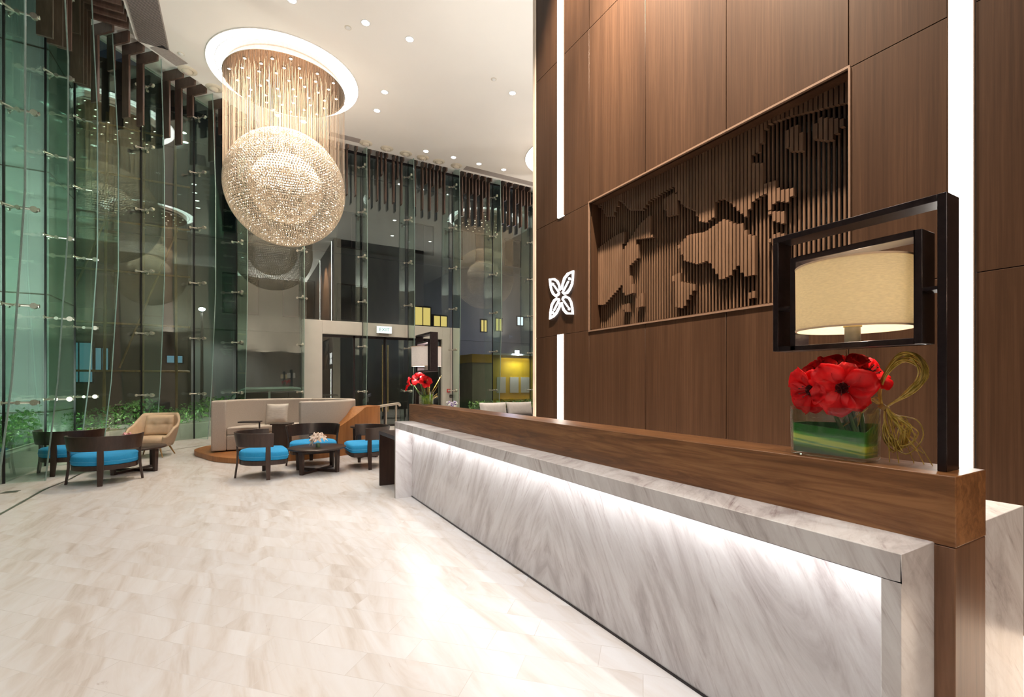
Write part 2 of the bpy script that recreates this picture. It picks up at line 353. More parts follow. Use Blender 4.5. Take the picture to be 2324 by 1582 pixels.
        if smooth:
            me.shade_smooth() if hasattr(me, 'shade_smooth') else None
            if smooth < 180: me.set_sharp_from_angle(angle=R(smooth))
        return o
def tag(o, label, cat, group=None, kind=None):
    o['label'] = label; o['category'] = cat
    if group: o['group'] = group
    if kind: o['kind'] = kind
    return o
def empty(name, loc=(0, 0, 0), rz=0, label=None, cat=None, group=None, kind=None):
    o = bpy.data.objects.new(name, None); COL.objects.link(o); o.location = loc; o.rotation_euler = (0, 0, rz)
    o.empty_display_size = .1
    if label: tag(o, label, cat, group, kind)
    return o
def struct(o, label=None, cat=None):
    o['kind'] = 'structure'
    if label: o['label'] = label
    if cat: o['category'] = cat
    return o
def dup(o, parent=None, loc=None, rz=None, label=None, group=None):
    c = o.copy(); COL.objects.link(c)
    if parent: c.parent = parent
    if loc is not None: c.location = loc
    if rz is not None: c.rotation_euler = (0, 0, rz)
    if label: c['label'] = label
    if group: c['group'] = group
    for ch in list(o.children): dup(ch, c)
    return c
def light(name, kind, loc, energy, col=(1, .9, .78), parent=None, rot=(0, 0, 0), **kw):
    d = bpy.data.lights.new(name, kind); d.energy = energy; d.color = col
    for k, v in kw.items(): setattr(d, k, v)
    o = bpy.data.objects.new(name, d); COL.objects.link(o); o.location = loc; o.rotation_euler = rot
    if parent: o.parent = parent
    return o
ORD = 'first second third fourth fifth sixth seventh eighth ninth tenth eleventh twelfth thirteenth fourteenth fifteenth sixteenth seventeenth eighteenth nineteenth twentieth'.split()
def ordw(i): return ORD[i] if i < 20 else ('twenty-' + ORD[i - 20] if i < 29 else ['thirtieth', 'thirty-first', 'thirty-second', 'thirty-third', 'thirty-fourth', 'thirty-fifth', 'thirty-sixth', 'thirty-seventh', 'thirty-eighth', 'thirty-ninth', 'fortieth'][i - 29])
def spline(P, n=12, closed=True):                        # Catmull-Rom
    out = []; m = len(P)
    for i in range(m if closed else m - 1):
        g = (lambda k: P[k % m]) if closed else (lambda k: P[max(0, min(m - 1, k))])
        a, b, c, d = g(i - 1), g(i), g(i + 1), g(i + 2)
        for k in range(n):
            t = k / n
            out.append(tuple(.5 * (2 * b[q] + (c[q] - a[q]) * t + (2 * a[q] - 5 * b[q] + 4 * c[q] - d[q]) * t * t + (3 * b[q] - a[q] - 3 * c[q] + d[q]) * t ** 3) for q in range(len(b))))
    if not closed: out.append(tuple(P[-1]))
    return out

# ------------------------------------------------------------------ daylight-less room lights: the spots sit in their downlights further down
# ------------------------------------------------------------------ setting: floor, ceiling, walls
XL, YB = -3.1, 16.0                                        # left glass wall and back glass wall
CH0, CH1 = (XL, 13.1), (-.2, YB)                           # ends of the chamfered glass corner
struct(MB().prism([(XL - .05, -6), (12, -6), (12, YB + .05), (-.25, YB + .05), (XL - .05, 13.15)], -.2, 0).build('floor', 'floor', smooth=0), 'pale beige travertine plank floor laid diagonally across the lobby', 'floor')
cm = MB().prism([(-2.05, -6), (12, -6), (12, 15.3), (.35, 15.3), (-2.05, 12.9)], CEIL, CEIL + .13)
cm.prism([(XL - .05, -6), (12, -6), (12, YB + .1), (-.2, YB + .1), (XL - .05, 13.15)], CEIL + .13, CEIL + .35)
struct(cm.build('ceiling', 'ceiling', smooth=0), 'smooth warm white lobby ceiling with a stepped edge by the glass', 'ceiling')
struct(MB().box(XL - .1, 9, -6.2, -6, 0, CEIL + .2).build('wall_back', simple('beige_plaster_wall', (.42, .34, .27), .7, var=.05), smooth=0), 'beige wall closing the lobby behind the counter end', 'wall')
struct(MB().box(12, 12.2, -6, YB + .1, 0, CEIL + .2).build('wall_end', simple('lounge_plaster', (.40, .34, .29), .7, var=.05), smooth=0), 'plain plaster wall at the far end of the lounge', 'wall')

wr = MB()
my0, my1, mz0, mz1 = 1.87, 4.98, 2.187, 3.887
for a in ((4.02, 4.30, -6, my0, 0, CEIL), (4.02, 4.30, my1, 6.3, 0, CEIL), (4.02, 4.30, my0, my1, 0, mz0), (4.02, 4.30, my0, my1, mz1, CEIL), (4.30, 8.8, -6, 6.3, 0, CEIL)): wr.box(*a)
wall = struct(wr.build('wall_right', simple('panel_backing', (.02, .012, .008), .8), smooth=0), 'tall dark brown veneered wall behind the reception counter', 'wall')
zs = [0, 2.187, 3.887, 6.21, CEIL]
yl = [(6.3, 5.712), (5.545, 4.98)]
rest = [(4.98, 3.965), (3.965, 2.92), (2.92, 1.87), (1.87, 1.288), (1.153, .10), (.10, -.95), (-.95, -2.0), (-2.0, -3.05), (-3.05, -4.1), (-4.1, -6)]
g = .003
for r in range(4):
    for (a, b) in ([(6.3, 4.98)] if r == 1 else yl) + rest:
        if r == 1 and 1.8 < b and a < 5.0 and a > 1.9: continue
        MB().box(4.0, 4.02, b + g, a - g, zs[r] + g, zs[r + 1] - g).build('veneer_panel', 'panel', wall, bevel=.0015, seg=1)
tr = MB()
for a in ((3.992, 4.03, my0 - .012, my1 + .012, mz1, mz1 + .018), (3.992, 4.03, my0 - .012, my1 + .012, mz0 - .018, mz0), (3.992, 4.03, my0 - .014, my0, mz0, mz1), (3.992, 4.03, my1, my1 + .014, mz0, mz1)): tr.box(*a)
tr.build('recess_trim', 'trimwood', wall)
lin = MB()
for a in ((4.03, 4.28, my0, my1, mz1 - .012, mz1), (4.03, 4.28, my0, my1, mz0, mz0 + .012), (4.03, 4.28, my0, my0 + .012, mz0, mz1), (4.03, 4.28, my1 - .012, my1, mz0, mz1)): lin.box(*a)
lin.build('recess_lining', 'panel', wall)
struct(MB().box(3.985, 4.34, 6.302, 6.375, 0, CEIL).build('trim_1', 'stone_trim', smooth=0, bevel=.004), 'cream stone edge closing the far end of the brown wall', 'trim')

# three vertical light strips let into the wall
for nm, a, lb in (('tall', (3.988, 4.015, 1.156, 1.285, 0.02, CEIL), 'full-height vertical light strip behind the large lamp at the near end of the counter'),
                  ('upper', (3.988, 4.015, 5.548, 5.708, 3.90, CEIL), 'upper vertical light strip ending above the four-leaf emblem'),
                  ('lower', (3.988, 4.015, 5.548, 5.708, 0.02, 2.19), 'lower vertical light strip between the four-leaf emblem and the counter')):
    t = empty('wall_light_strip', (0, 0, 0), 0, lb, 'light strip', 'light strips let into the brown wall')
    x0, x1, y0, y1, z0, z1 = a
    MB().box(x0, x1, y0 + .006, y1 - .006, z0, z1).build('diffuser', 'strip', t, smooth=0)
    MB().box(x0 + .004, x1, y0, y0 + .006, z0, z1).box(x0 + .004, x1, y1 - .006, y1, z0, z1).build('channel', 'trimwood', t, smooth=0)

# ------------------------------------------------------------------ slatted world map in its recess
ZX, ZY, ZS = 1310.0, 140.0, 1582 / 640.0
def mp_(pts): return [wall_yz(ZX + x / ZS, ZY + y / ZS, 4.07) for x, y in pts]
LAND = [mp_(p) for p in (
    [(60, 850), (110, 800), (140, 862), (180, 860), (215, 770), (240, 792), (270, 826), (345, 826), (385, 770), (520, 690), (540, 760), (570, 802), (640, 832), (655, 886), (700, 896), (745, 862), (755, 780), (790, 758), (830, 780), (880, 832), (920, 862), (965, 772), (1010, 742), (1015, 662), (1015, 560), (950, 560), (950, 520), (1000, 490), (1020, 380), (1060, 330), (1180, 290), (1300, 262), (1400, 235), (1530, 205), (1560, 20), (1540, -60), (900, 300), (60, 740)],
    [(60, 1045), (100, 1040), (180, 980), (240, 948), (236, 1050), (300, 950), (330, 905), (392, 850), (396, 980), (310, 992), (322, 1090), (262, 1150), (300, 1290), (240, 1312), (230, 1245), (130, 1362), (60, 1362)],
    [(540, 1030), (600, 965), (690, 950), (800, 875), (870, 906), (900, 900), (930, 960), (970, 972), (976, 1190), (910, 1202), (872, 1130), (842, 1190), (780, 1222), (710, 1110), (650, 1132), (580, 1112)],
    [(508, 1200), (550, 1180), (562, 1230), (652, 1250), (602, 1320), (572, 1382), (522, 1372), (530, 1290)],
    [(1143, 380), (1200, 340), (1252, 420), (1242, 490), (1170, 492), (1143, 460)],
    [(1284, 370), (1340, 300), (1492, 310), (1450, 362), (1392, 435), (1300, 422)],
    [(1018, 680), (1080, 660), (1110, 712), (1188, 700), (1170, 782), (1090, 772), (1050, 832), (1142, 832), (1140, 904), (1060, 882), (1045, 790)],
    [(1043, 1000), (1090, 950), (1135, 960), (1090, 1032)],
    [(453, 770), (530, 720), (537, 850), (480, 862)],
    [(236, 1362), (272, 1350), (274, 1402), (238, 1402)],
    [(300, 1340), (345, 1290), (345, 1370), (305, 1380)],
    [(920, 1300), (970, 1280), (970, 1320), (920, 1330)])]
def cuts(poly, y):
    zs = []
    for i in range(len(poly)):
        (a, za), (b, zb) = poly[i], poly[(i + 1) % len(poly)]
        if (a <= y < b) or (b <= y < a): zs.append(za + (zb - za) * (y - a) / (b - a))
    zs.sort(); return list(zip(zs[::2], zs[1::2]))
art = empty('map_screen', (4.1, 3.4, 3.0), 0, 'dark slatted wooden world map screen set into the brown wall', 'wall art')
thin, land = MB(), MB()
NS = 78; pitch = (my1 - my0 - .03) / NS
for i in range(NS):
    y = my0 + .015 + pitch * (i + .5)
    ll, lh = mz0 + .012 - 3.0, mz1 - .012 - 3.0
    thin.box(.080, .100, y - 3.4 - .008, y - 3.4 + .008, ll, lh)
    for p in LAND:
        for a, b in cuts(p, y):
            a, b = max(a - 3.0, ll), min(b - 3.0, lh)
            if b - a > .015: land.box(.035, .08, y - 3.4 - pitch * .36, y - 3.4 + pitch * .36, a, b)
thin.build('sea_slats', 'screen_slat', art, smooth=0)
land.build('land_slats', 'screen_slat', art, smooth=0)
MB().box(.165, .19, my0 - 3.4 + .013, my1 - 3.4 - .013, mz0 - 3 + .013, mz1 - 3 - .013).build('mirror_back', 'mirror', art, smooth=0)

# ------------------------------------------------------------------ backlit four-leaf emblem
EMB = [([(470, 710), (478, 640), (495, 560), (540, 430), (620, 330), (740, 272), (735, 420), (715, 580), (660, 700), (600, 780), (530, 808), (492, 775), (505, 750), (630, 505)], (655, 450)),
       ([(422, 728), (418, 660), (405, 600), (365, 515), (290, 460), (185, 468), (198, 600), (222, 720), (270, 815), (330, 860), (385, 825), (402, 780), (390, 762), (285, 610)], (258, 580)),
       ([(428, 1020), (424, 1090), (408, 1140), (340, 1270), (270, 1345), (190, 1400), (200, 1250), (230, 1080), (290, 970), (350, 928), (390, 935), (405, 965), (385, 1000), (280, 1212)], (255, 1260)),
       ([(470, 1010), (474, 1070), (485, 1110), (520, 1200), (590, 1275), (730, 1285), (722, 1150), (690, 1000), (640, 915), (560, 875), (510, 895), (490, 940), (505, 965), (620, 1130)], (645, 1170))]
em = empty('leaf_emblem', (3.99, 5.63, 2.78), 0, 'glowing white four-leaf emblem fixed to the brown wall', 'emblem')
def on_wall(q): y, z = wall_yz(1230 + q.x / 10.54, 590 + q.y / 10.54, 3.985); return (y - 5.63, z - 2.78)
for (pl, dot) in EMB:
    P = [Vector(p) for p in pl]; mbx = MB(); wid = [25, 28, 31, 42, 46, 32, 29, 33, 40, 50, 42, 26, 24, 21]
    L, Rr = [], []
    for i, p in enumerate(P):
        d0 = (P[i] - P[i - 1]).normalized() if i else (P[1] - P[0]).normalized(); d1 = (P[i + 1] - P[i]).normalized() if i < len(P) - 1 else d0
        d = (d0 + d1); d = d.normalized() if d.length > .2 else d0; n = Vector((-d.y, d.x)); k = wid[i] / 2 / max(.6, abs(n.dot(Vector((-d1.y, d1.x)))))
        L.append(on_wall(p + n * k)); Rr.append(on_wall(p - n * k))
    for i in range(len(P) - 1):
        q = [L[i], L[i + 1], Rr[i + 1], Rr[i]]
        mbx.hexa([(.008, *a) for a in q], [(-.012, *a) for a in q])
    ring_ = [on_wall(Vector(dot) + Vector((20 * math.cos(a * .4488), 34 * math.sin(a * .4488)))) for a in range(14)]
    mbx.loft([[(x, *a) for a in ring_] for x in (.008, -.012)])
    mbx.build('leaf', 'emblem', em, smooth=0)

# ------------------------------------------------------------------ glass walls: panes (structure) with fins and spider fittings
HEAD = CEIL + .13
wn = [0]
def pane(p, q, z0, z1, lab):
    wn[0] += 1
    (x0, y0), (x1, y1) = p, q; d = Vector((x1 - x0, y1 - y0, 0)).normalized() * .008
    m = MB().bar((x0 + d.x, y0 + d.y, (z0 + z1) / 2), (x1 - d.x, y1 - d.y, (z0 + z1) / 2), .016, z1 - z0)
    return struct(m.build('window_%d' % wn[0], 'pane', smooth=0), lab, 'window')
def fin(par, x, y, n, deep=True):                         # n: unit normal into the room
    t = Vector((-n[1], n[0], 0)); nn = Vector((n[0], n[1], 0)); b = Vector((x, y, 0))
    prof = [(0, .46), (1.5, .60), (3.9, .72), (6.5, .72), (HEAD, .62)]
    vs = []
    for z, w in prof:
        for off in (.02, w):
            for th in (-.009, .009): vs.append(b + nn * off + t * th + Vector((0, 0, z)))
    m = MB(); fs = []
    for i in range(len(prof) - 1):
        a, c = i * 4, i * 4 + 4
        fs += [(a, a + 2, c + 2, c), (a + 1, c + 1, c + 3, a + 3)]
    m.add(vs, fs); m.build('glass_fin', 'fin', par, smooth=0)
    e = MB(); fs = [(i * 4 + 2, i * 4 + 3, i * 4 + 7, i * 4 + 6) for i in range(len(prof) - 1)]
    e.tube([b + nn * (w + .004) + Vector((0, 0, z)) for z, w in prof], .012, 4)
    e.build('fin_edge', 'fin_edge', par, smooth=0)
    e2 = MB().bar(b + nn * .012 + Vector((0, 0, .0)), b + nn * .012 + Vector((0, 0, HEAD)), .022, .03, up=(n[0], n[1], 0)); e2.build('silicone_joint', 'black', par, smooth=0)
    for k in range(6):
        z = 1.19 + 1.455 * k; s = MB(); o = b + Vector((0, 0, z))
        s.tube([o + nn * .03, o + nn * .10, o + nn * .34, o + nn * .40], [.022, .02, .018, .03], 8)
        for sg in (-1, 1):
            s.tube([o + nn * .12, o + nn * .08 + t * sg * .07, o + nn * .03 + t * sg * .13], [.016, .014, .013], 6)
            s.tube([o + nn * .02 + t * sg * .13, o + nn * .035 + t * sg * .13], .034, 10)
        s.tube([o + nn * .34 - t * .03, o + nn * .34 + t * .03], .045, 10)
        s.tube([o + nn * .16 - t * .03, o + nn * .16 + t * .03], .03, 10)
        s.build('spider_fitting', 'steel', par)
ly = [-6, -3.5, -1.0, 1.55, 3.2, 4.85, 6.5, 8.1, 9.75, 11.43, 13.1]
for i in range(len(ly) - 1):
    w = pane((XL, ly[i]), (XL, ly[i + 1]), 0, HEAD, 'tall glass pane of the left wall, %s from the corner' % ordw(len(ly) - 2 - i))
    if ly[i + 1] >= 4.8: fin(w, XL, ly[i + 1], (1, 0))
dv = Vector((CH1[0] - CH0[0], CH1[1] - CH0[1])); cn = (1 / math.sqrt(2), -1 / math.sqrt(2))
for i in range(3):
    p, q = [tuple(Vector(CH0) + dv * k / 3) for k in (i, i + 1)]
    w = pane(p, q, 0, HEAD, 'tall glass pane of the angled corner, %s from the left wall' % ordw(i))
    if i < 2: fin(w, q[0], q[1], cn)
    else: fin(w, -.2, YB - .03, (.38, -.92))
bx = [-.2, 1.55, 3.35, 4.87, 6.8, 8.2, 9.87, 11.5]
DTOP = 3.45
for i in range(len(bx) - 1):
    above = 1 <= i <= 3
    w = pane((bx[i], YB), (bx[i + 1], YB), DTOP if above else 0, HEAD, 'glass pane of the back wall, %s from the left corner%s' % (ordw(i), ', above the door' if above else ''))
    fx = {4.87: 4.87, 6.8: 6.5}.get(bx[i + 1], bx[i + 1])
    fin(w, fx, YB - (.16 if 1 <= i <= 3 else 0), (0, -1))
pane((11.5, YB), (12, YB), 0, HEAD, 'last narrow glass pane beside the lounge end wall')

# door portal
dr = empty('door_1', (4.18, YB, 0), 0); struct(dr, 'pale grey portal frame with dark glass sliding door', 'door')
MB().box(-2.63, -2.05, -.12, .25, 0, DTOP).build('door_jamb', 'jamb', dr, bevel=.01)
MB().box(1.95, 2.62, -.12, .25, 0, DTOP).build('door_jamb', 'jamb', dr, bevel=.01)
MB().box(-2.05, 1.95, -.12, .25, 3.02, DTOP).build('door_lintel', 'jamb', dr, bevel=.01)
for k, (a, b) in enumerate(((-2.05, -1.05), (-1.05, -.05), (-.05, .95), (.95, 1.95))):
    lf = MB().box(a + .02, b - .02, .05 if k in (1, 2) else .09, .06 if k in (1, 2) else .10, .04, 3.0).build('door_leaf', 'pane', dr, smooth=0)
    MB().box(a, a + .03, .04, .11, 0, 3.02).box(b - .03, b, .04, .11, 0, 3.02).box(a, b, .04, .11, 2.94, 3.02).box(a, b, .04, .11, 0, .06).build('leaf_frame', 'black', lf, smooth=0)
    if k in (1, 2):
        hx = -.14 if k == 1 else .04
        MB().tube([(hx, -.02, .5), (hx, -.02, 2.75)], .018, 8).tube([(hx, -.02, .7), (hx, .06, .7)], .012, 6).tube([(hx, -.02, 2.5), (hx, .06, 2.5)], .012, 6).build('pull_handle', 'brass', lf)
struct(MB().box(XL, 12, YB - .04, YB + .04, HEAD - .06, HEAD + .06).build('trim_2', 'black', smooth=0), 'dark head channel above the back glass', 'trim')

# floor groove and floor plate
gp = spline([(-2.42, -2.0), (-2.40, 3.0), (-2.41, 7.5), (-2.425, 8.9), (-2.35, 9.6), (-2.30, 10.6), (-2.0, 11.8), (-1.3, 12.9), (-.2, 13.8)], 8, False)
gm = MB()
for i in range(len(gp) - 1):
    gm.bar((gp[i][0], gp[i][1], .001), (gp[i + 1][0], gp[i + 1][1], .001), .035, .004)
struct(gm.build('trim_3', 'brushed', smooth=0), 'thin dark metal line curving across the floor under the blue chairs', 'trim')
fp = empty('floor_plate', (-2.775, 8.97, 0), 0, 'small square metal cover set in the floor beside the metal line', 'floor plate')
MB().box(-.08, .08, -.08, .08, -.002, .004).build('plate', 'brushed', fp, bevel=.001)
MB().box(-.05, .05, -.006, .006, .004, .006).build('lift_slot', 'black', fp, smooth=0)

# ------------------------------------------------------------------ ceiling fixtures
DL = [(2.17, 9.96), (3.10, 9.97), (3.11, 12.10), (3.14, 13.03), (5.97, 10.53), (.81, 14.62), (1.46, 14.61), (5.06, 14.55), (5.99, 14.50), (6.92, 14.51), (7.86, 14.48), (.80, 10.07)]
DLAB = ['recessed round downlight above and right of the chandelier ring, beside a smoke detector', 'recessed round downlight right of the ring, nearest the brown wall in the front row',
        'recessed round downlight right of the chandelier ring, upper one of a close pair', 'recessed round downlight right of the chandelier ring, lower one of a close pair',
        'lone recessed downlight in the open ceiling near the brown wall edge', 'recessed round downlight seen through the chandelier wires, left one of two', 'recessed round downlight seen through the chandelier wires, right one of two',
        'downlight in the row before the back glass, first from the chandelier', 'downlight in the row before the back glass, second from the chandelier', 'downlight in the row before the back glass, third from the chandelier', 'downlight in the row before the back glass, fourth from the chandelier, nearest the brown wall',
        'recessed downlight at the top edge of the picture, half cut off above the ring']
KEY = 125.0
def downlight(x, y, lab, group, en=1.0, col=(1, .97, .93), tilt=(0, 0), ang=78):
    t = empty('downlight', (x, y, CEIL), 0, lab, 'downlight', group)
    MB().lathe([(.078, -.002), (.078, -.008), (.098, -.006), (.098, .004)], 28).build('trim_ring', 'white', t)
    MB().lathe([(.0, -.004), (.077, -.004)], 28).build('lens', 'lens', t, smooth=0)
    light('downlight_lamp', 'SPOT', (0, 0, -.03), KEY * en, col, t, (R(tilt[0]), R(tilt[1]), 0), spot_size=R(ang), spot_blend=.75, shadow_soft_size=.07)
    return t
for p, lb in zip(DL, DLAB): downlight(p[0], p[1], lb, 'ceiling downlights', 1.0 if p[1] < 14 else .6)
for x in (-1.6, -.1):
    for y, e in ((7.4, 1.0), (4.9, 1.15), (2.4, 1.4), (-.3, 1.3)): downlight(x, y, 'recessed round downlight over the open floor in front of the counter', 'downlights over the open floor', e)
for y, e in ((7.6, 1.1), (5.2, 1.5), (2.9, 2.0), (.9, 2.4)): downlight(2.17, y, 'recessed round downlight straight above the counter', 'downlights above the counter', e * 1.12, ang=48)
for y, e in ((4.9, 42), (3.5, 115), (1.5, 30), (.2, 16)): downlight(2.9, y, 'recessed downlight washing the upper brown wall', 'wall-washing downlights', e, (1, .80, .60), (0, -23), 62)
for p in ((8.5, 8.2), (6.5, 8.2), (10, 11), (8.2, 11.6)): downlight(p[0], p[1], 'recessed round downlight over the lounge behind the brown wall', 'downlights over the lounge', .6)

def jet(x, y, lab, aim):
    t = empty('ceiling_air_nozzle', (x, y, CEIL), aim, lab, 'air nozzle', 'round air nozzles along the ceiling edge')
    MB().lathe([(.10, .0), (.13, -.03), (.17, -.022), (.20, 0)], 28).build('flange', 'cream', t)
    b = MB().ball((0, .02, -.01), .115, 20, 12, (1, 1, .55)); b.build('swivel_ball', 'cream', t, smooth=80)
    MB().lathe([(.062, 0), (.062, .03)], 20).xf(Matrix.Translation((0, .075, -.062)) @ Matrix.Rotation(R(32), 4, 'X')).build('outlet', 'grille', t)
for i, p in enumerate(((-1.18, 13.57), (-.66, 14.05))): jet(p[0], p[1], 'cream round air nozzle beside the corner grille, %s' % ('nearest it' if i == 0 else 'the farther one, beside the wires'), R(45))
for i, p in enumerate(((3.27, 14.98), (3.93, 15.0), (4.55, 15.02), (5.12, 15.02), (5.68, 15.02), (6.31, 15.02))): jet(p[0], p[1], 'cream round air nozzle over the back glass, %s from the chandelier' % ordw(i), 0)
def grille(pts, w, lab, nsl, plain):
    t = empty('ceiling_grille', (0, 0, CEIL), 0, lab, 'air grille', 'linear air grilles at the ceiling edge')
    f, s = MB(), MB(); P = [Vector((*p, 0)) for p in pts]
    for i in range(len(P) - 1):
        a, b = P[i], P[i + 1]; d = (b - a).normalized(); n = Vector((d.y, -d.x, 0)); L = (b - a).length
        f.bar(a + Vector((0, 0, -.006)), b + Vector((0, 0, -.006)), w, .008)
        if not plain[i]:
            k = int(L / .035)
            for j in range(k):
                c = a + d * (j + .5) * L / k + Vector((0, 0, -.012)); s.bar(c - n * w * .46, c + n * w * .46, .014, .004)
    f.build('frame', 'grille', t, smooth=0); s.build('slots', 'grille_dark', t, smooth=0)
    return t
grille([(-1.72, 9.0), (-1.725, 11.4), (-1.735, 12.93)], .56, 'long grey slotted air grille along the left ceiling edge', 1, [False, False])
grille([(-1.70, 12.93), (-1.27, 13.38)], .34, 'short plain grey grille panel at the angled ceiling edge', 1, [True])
grille([(2.2, 14.93), (3.08, 14.93)], .26, 'plain grey grille panel just right of the chandelier wires', 1, [True])
grille([(6.62, 15.0), (11.8, 15.0)], .30, 'long plain grey grille before the back glass near the brown wall', 1, [True])
for p, lb in (((1.88, 10.28), 'small round smoke detector left of the front downlights'), ((-1.25, 12.95), 'small round smoke detector beside the corner grille'), ((5.30, 10.28), 'small round smoke detector beside the lone downlight near the wall')):
    t = empty('smoke_detector', (p[0], p[1], CEIL), 0, lb, 'smoke detector', 'ceiling smoke detectors')
    MB().lathe([(.055, 0), (.055, -.012), (.03, -.03), (0, -.032)], 20).build('body', 'white', t); MB().lathe([(.07, 0), (.07, -.006), (.056, -.006)], 20).build('base', 'cream', t)

def uplight(x, y, z, rz, lab, en):  # unseen uplights added to brighten the ceiling
    t = empty('fill_uplight', (x, y, z), rz, lab, 'fill light', 'added fill uplights on the walls out of view')
    MB().lathe([(.02, -.14), (.16, -.06), (.22, 0), (.215, 0), (.155, -.055), (.0, -.125)], 24).build('bowl', 'steel', t)
    MB().box(-.03, .03, .10, .30, -.12, -.08).build('wall_arm', 'steel', t)
    light('ceiling_fill_lamp', 'AREA', (0, 0, -.03), en, (1, .96, .90), t, (PI, 0, 0), shape='DISK', size=.36)
for x in (-1.0, 1.2, 3.4): uplight(x, -5.7, 3.6, 0, 'added fill uplight on the rear lobby wall, brightening the ceiling', 520)
for x in (5.2, 7.4): uplight(x, 6.6, 3.9, PI, 'added fill uplight on the unseen lounge side of the brown wall', 120)
for y in (9.0, 13.0): uplight(11.7, y, 3.9, -PI / 2, 'added fill uplight on the unseen lounge end wall', 120)

# hanging L-shaped slats along the ceiling edge
SG = 'bronze slats hanging from the ceiling edge before the glass'
def slat(p, n, drop, leg, lab):
    t = empty('hanging_slat', (p[0], p[1], HEAD), math.atan2(n[1], n[0]) - PI / 2, lab, 'hanging slat', SG)   # local +y points into the room
    MB().box(-.022, .022, .0, leg, -.24, 0).build('ceiling_leg', 'slat', t, bevel=.003, seg=1)
    MB().box(-.022, .022, .0, .20, -drop, -.24).build('drop_leg', 'slat', t, bevel=.003, seg=1)
cnt = 0
bpx = [(3.30, 0), (4.1, 0)]
def zdrop(short): return (.75 if short else 1.62) + random.uniform(-.03, .03)
k = 0
for a, b in ((.27, 1.4), (1.75, 3.1), (3.5, 4.7), (5.02, 6.3), (6.75, 8.0), (8.4, 9.7), (10.05, 11.8)):
    n = int((b - a) / .265)
    for i in range(n + 1):
        x = a + i * .265; slat((x, YB - .30), (0, -1), zdrop(False), .40, 'long bronze slat hanging before the back glass, %s long one from the left corner' % ordw(k)); k += 1
k = 0
for x in (.67, .93, 2.15, 2.41, 3.9, 4.43, 5.42, 5.68, 5.95, 6.88, 7.15, 7.41, 7.68, 8.53, 9.06, 9.33, 9.59, 10.18, 10.71):
    slat((x, YB - .30), (0, -1), zdrop(True), .16, 'short bronze slat hanging before the back glass, %s short one from the left corner' % ordw(k)); k += 1
k = 0
for i in range(13):
    s_ = (i + .6) / 13.2
    if i in (4, 8, 12): continue
    p = Vector(CH0) + dv * s_ + Vector(cn) * .22
    slat(p, cn, zdrop(i % 3 == 1), .62, 'bronze slat hanging before the angled glass corner, %s from the left wall' % ordw(k)); k += 1
k = 0
for a, b in ((11.65, 12.4), (10.05, 11.2), (8.4, 9.5), (6.8, 7.9)):
    n = int((b - a) / .235)
    for i in range(n + 1):
        slat((XL + .22, b - i * .235), (1, 0), zdrop(i % 4 == 3) + .1 * i, .80, 'wide bronze slat hanging before the left glass wall, %s from the angled corner' % ordw(k)); k += 1

# ------------------------------------------------------------------ reception counter
ct = empty('reception_counter', (0, 0, 0), 0, 'long reception counter of white streaked marble with a raised walnut ledge', 'reception counter')
MB().box(1.69, 1.93, .65, 6.055, .905, .99).box(1.69, 1.93, .65, .702, 0, .905).box(1.69, 1.93, 6.03, 6.055, 0, .905).build('marble_surround', 'marble', ct, bevel=.002, seg=1)
MB().box(1.906, 1.94, .702, 6.03, 0, .9045).build('marble_front', 'marble', ct, smooth=0)
MB().box(1.915, 2.163, .597, 6.18, .985, 1.206).build('walnut_ledge', 'walnut', ct, bevel=.003)
MB().box(1.915, 2.163, .598, .652, 0, .983).build('walnut_end_post', 'walnut_up', ct, bevel=.003)
MB().box(1.945, 2.155, .66, 6.055, 0, .984).build('counter_core', 'dark_wood', ct, smooth=0)
MB().box(2.166, 2.794, .657, 5.95, 0, .99).build('staff_worktop', 'marble', ct, bevel=.002, seg=1)
MB().box(1.78, 1.86, .71, 6.02, .897, .9045).build('led_strip', 'ledstrip', ct, smooth=0)
MB().box(1.688, 1.93, 6.056, 6.066, 0, .99).build('steel_edge', 'brushed', ct, smooth=0)
MB().box(1.900, 1.906, .702, 6.03, 0, .012).build('shadow_gap', 'black', ct, smooth=0)

sd = empty('side_desk', (1.97, 6.5, 0), 0, 'low dark wood side desk joined to the far end of the counter', 'desk')
MB().box(-.27, .35, -.425, .43, .742, .794).build('desk_top', 'dark_wood', sd, bevel=.002)
MB().box(-.27, .35, .385, .43, 0, .742).build('slab_leg', 'dark_wood', sd, bevel=.002)

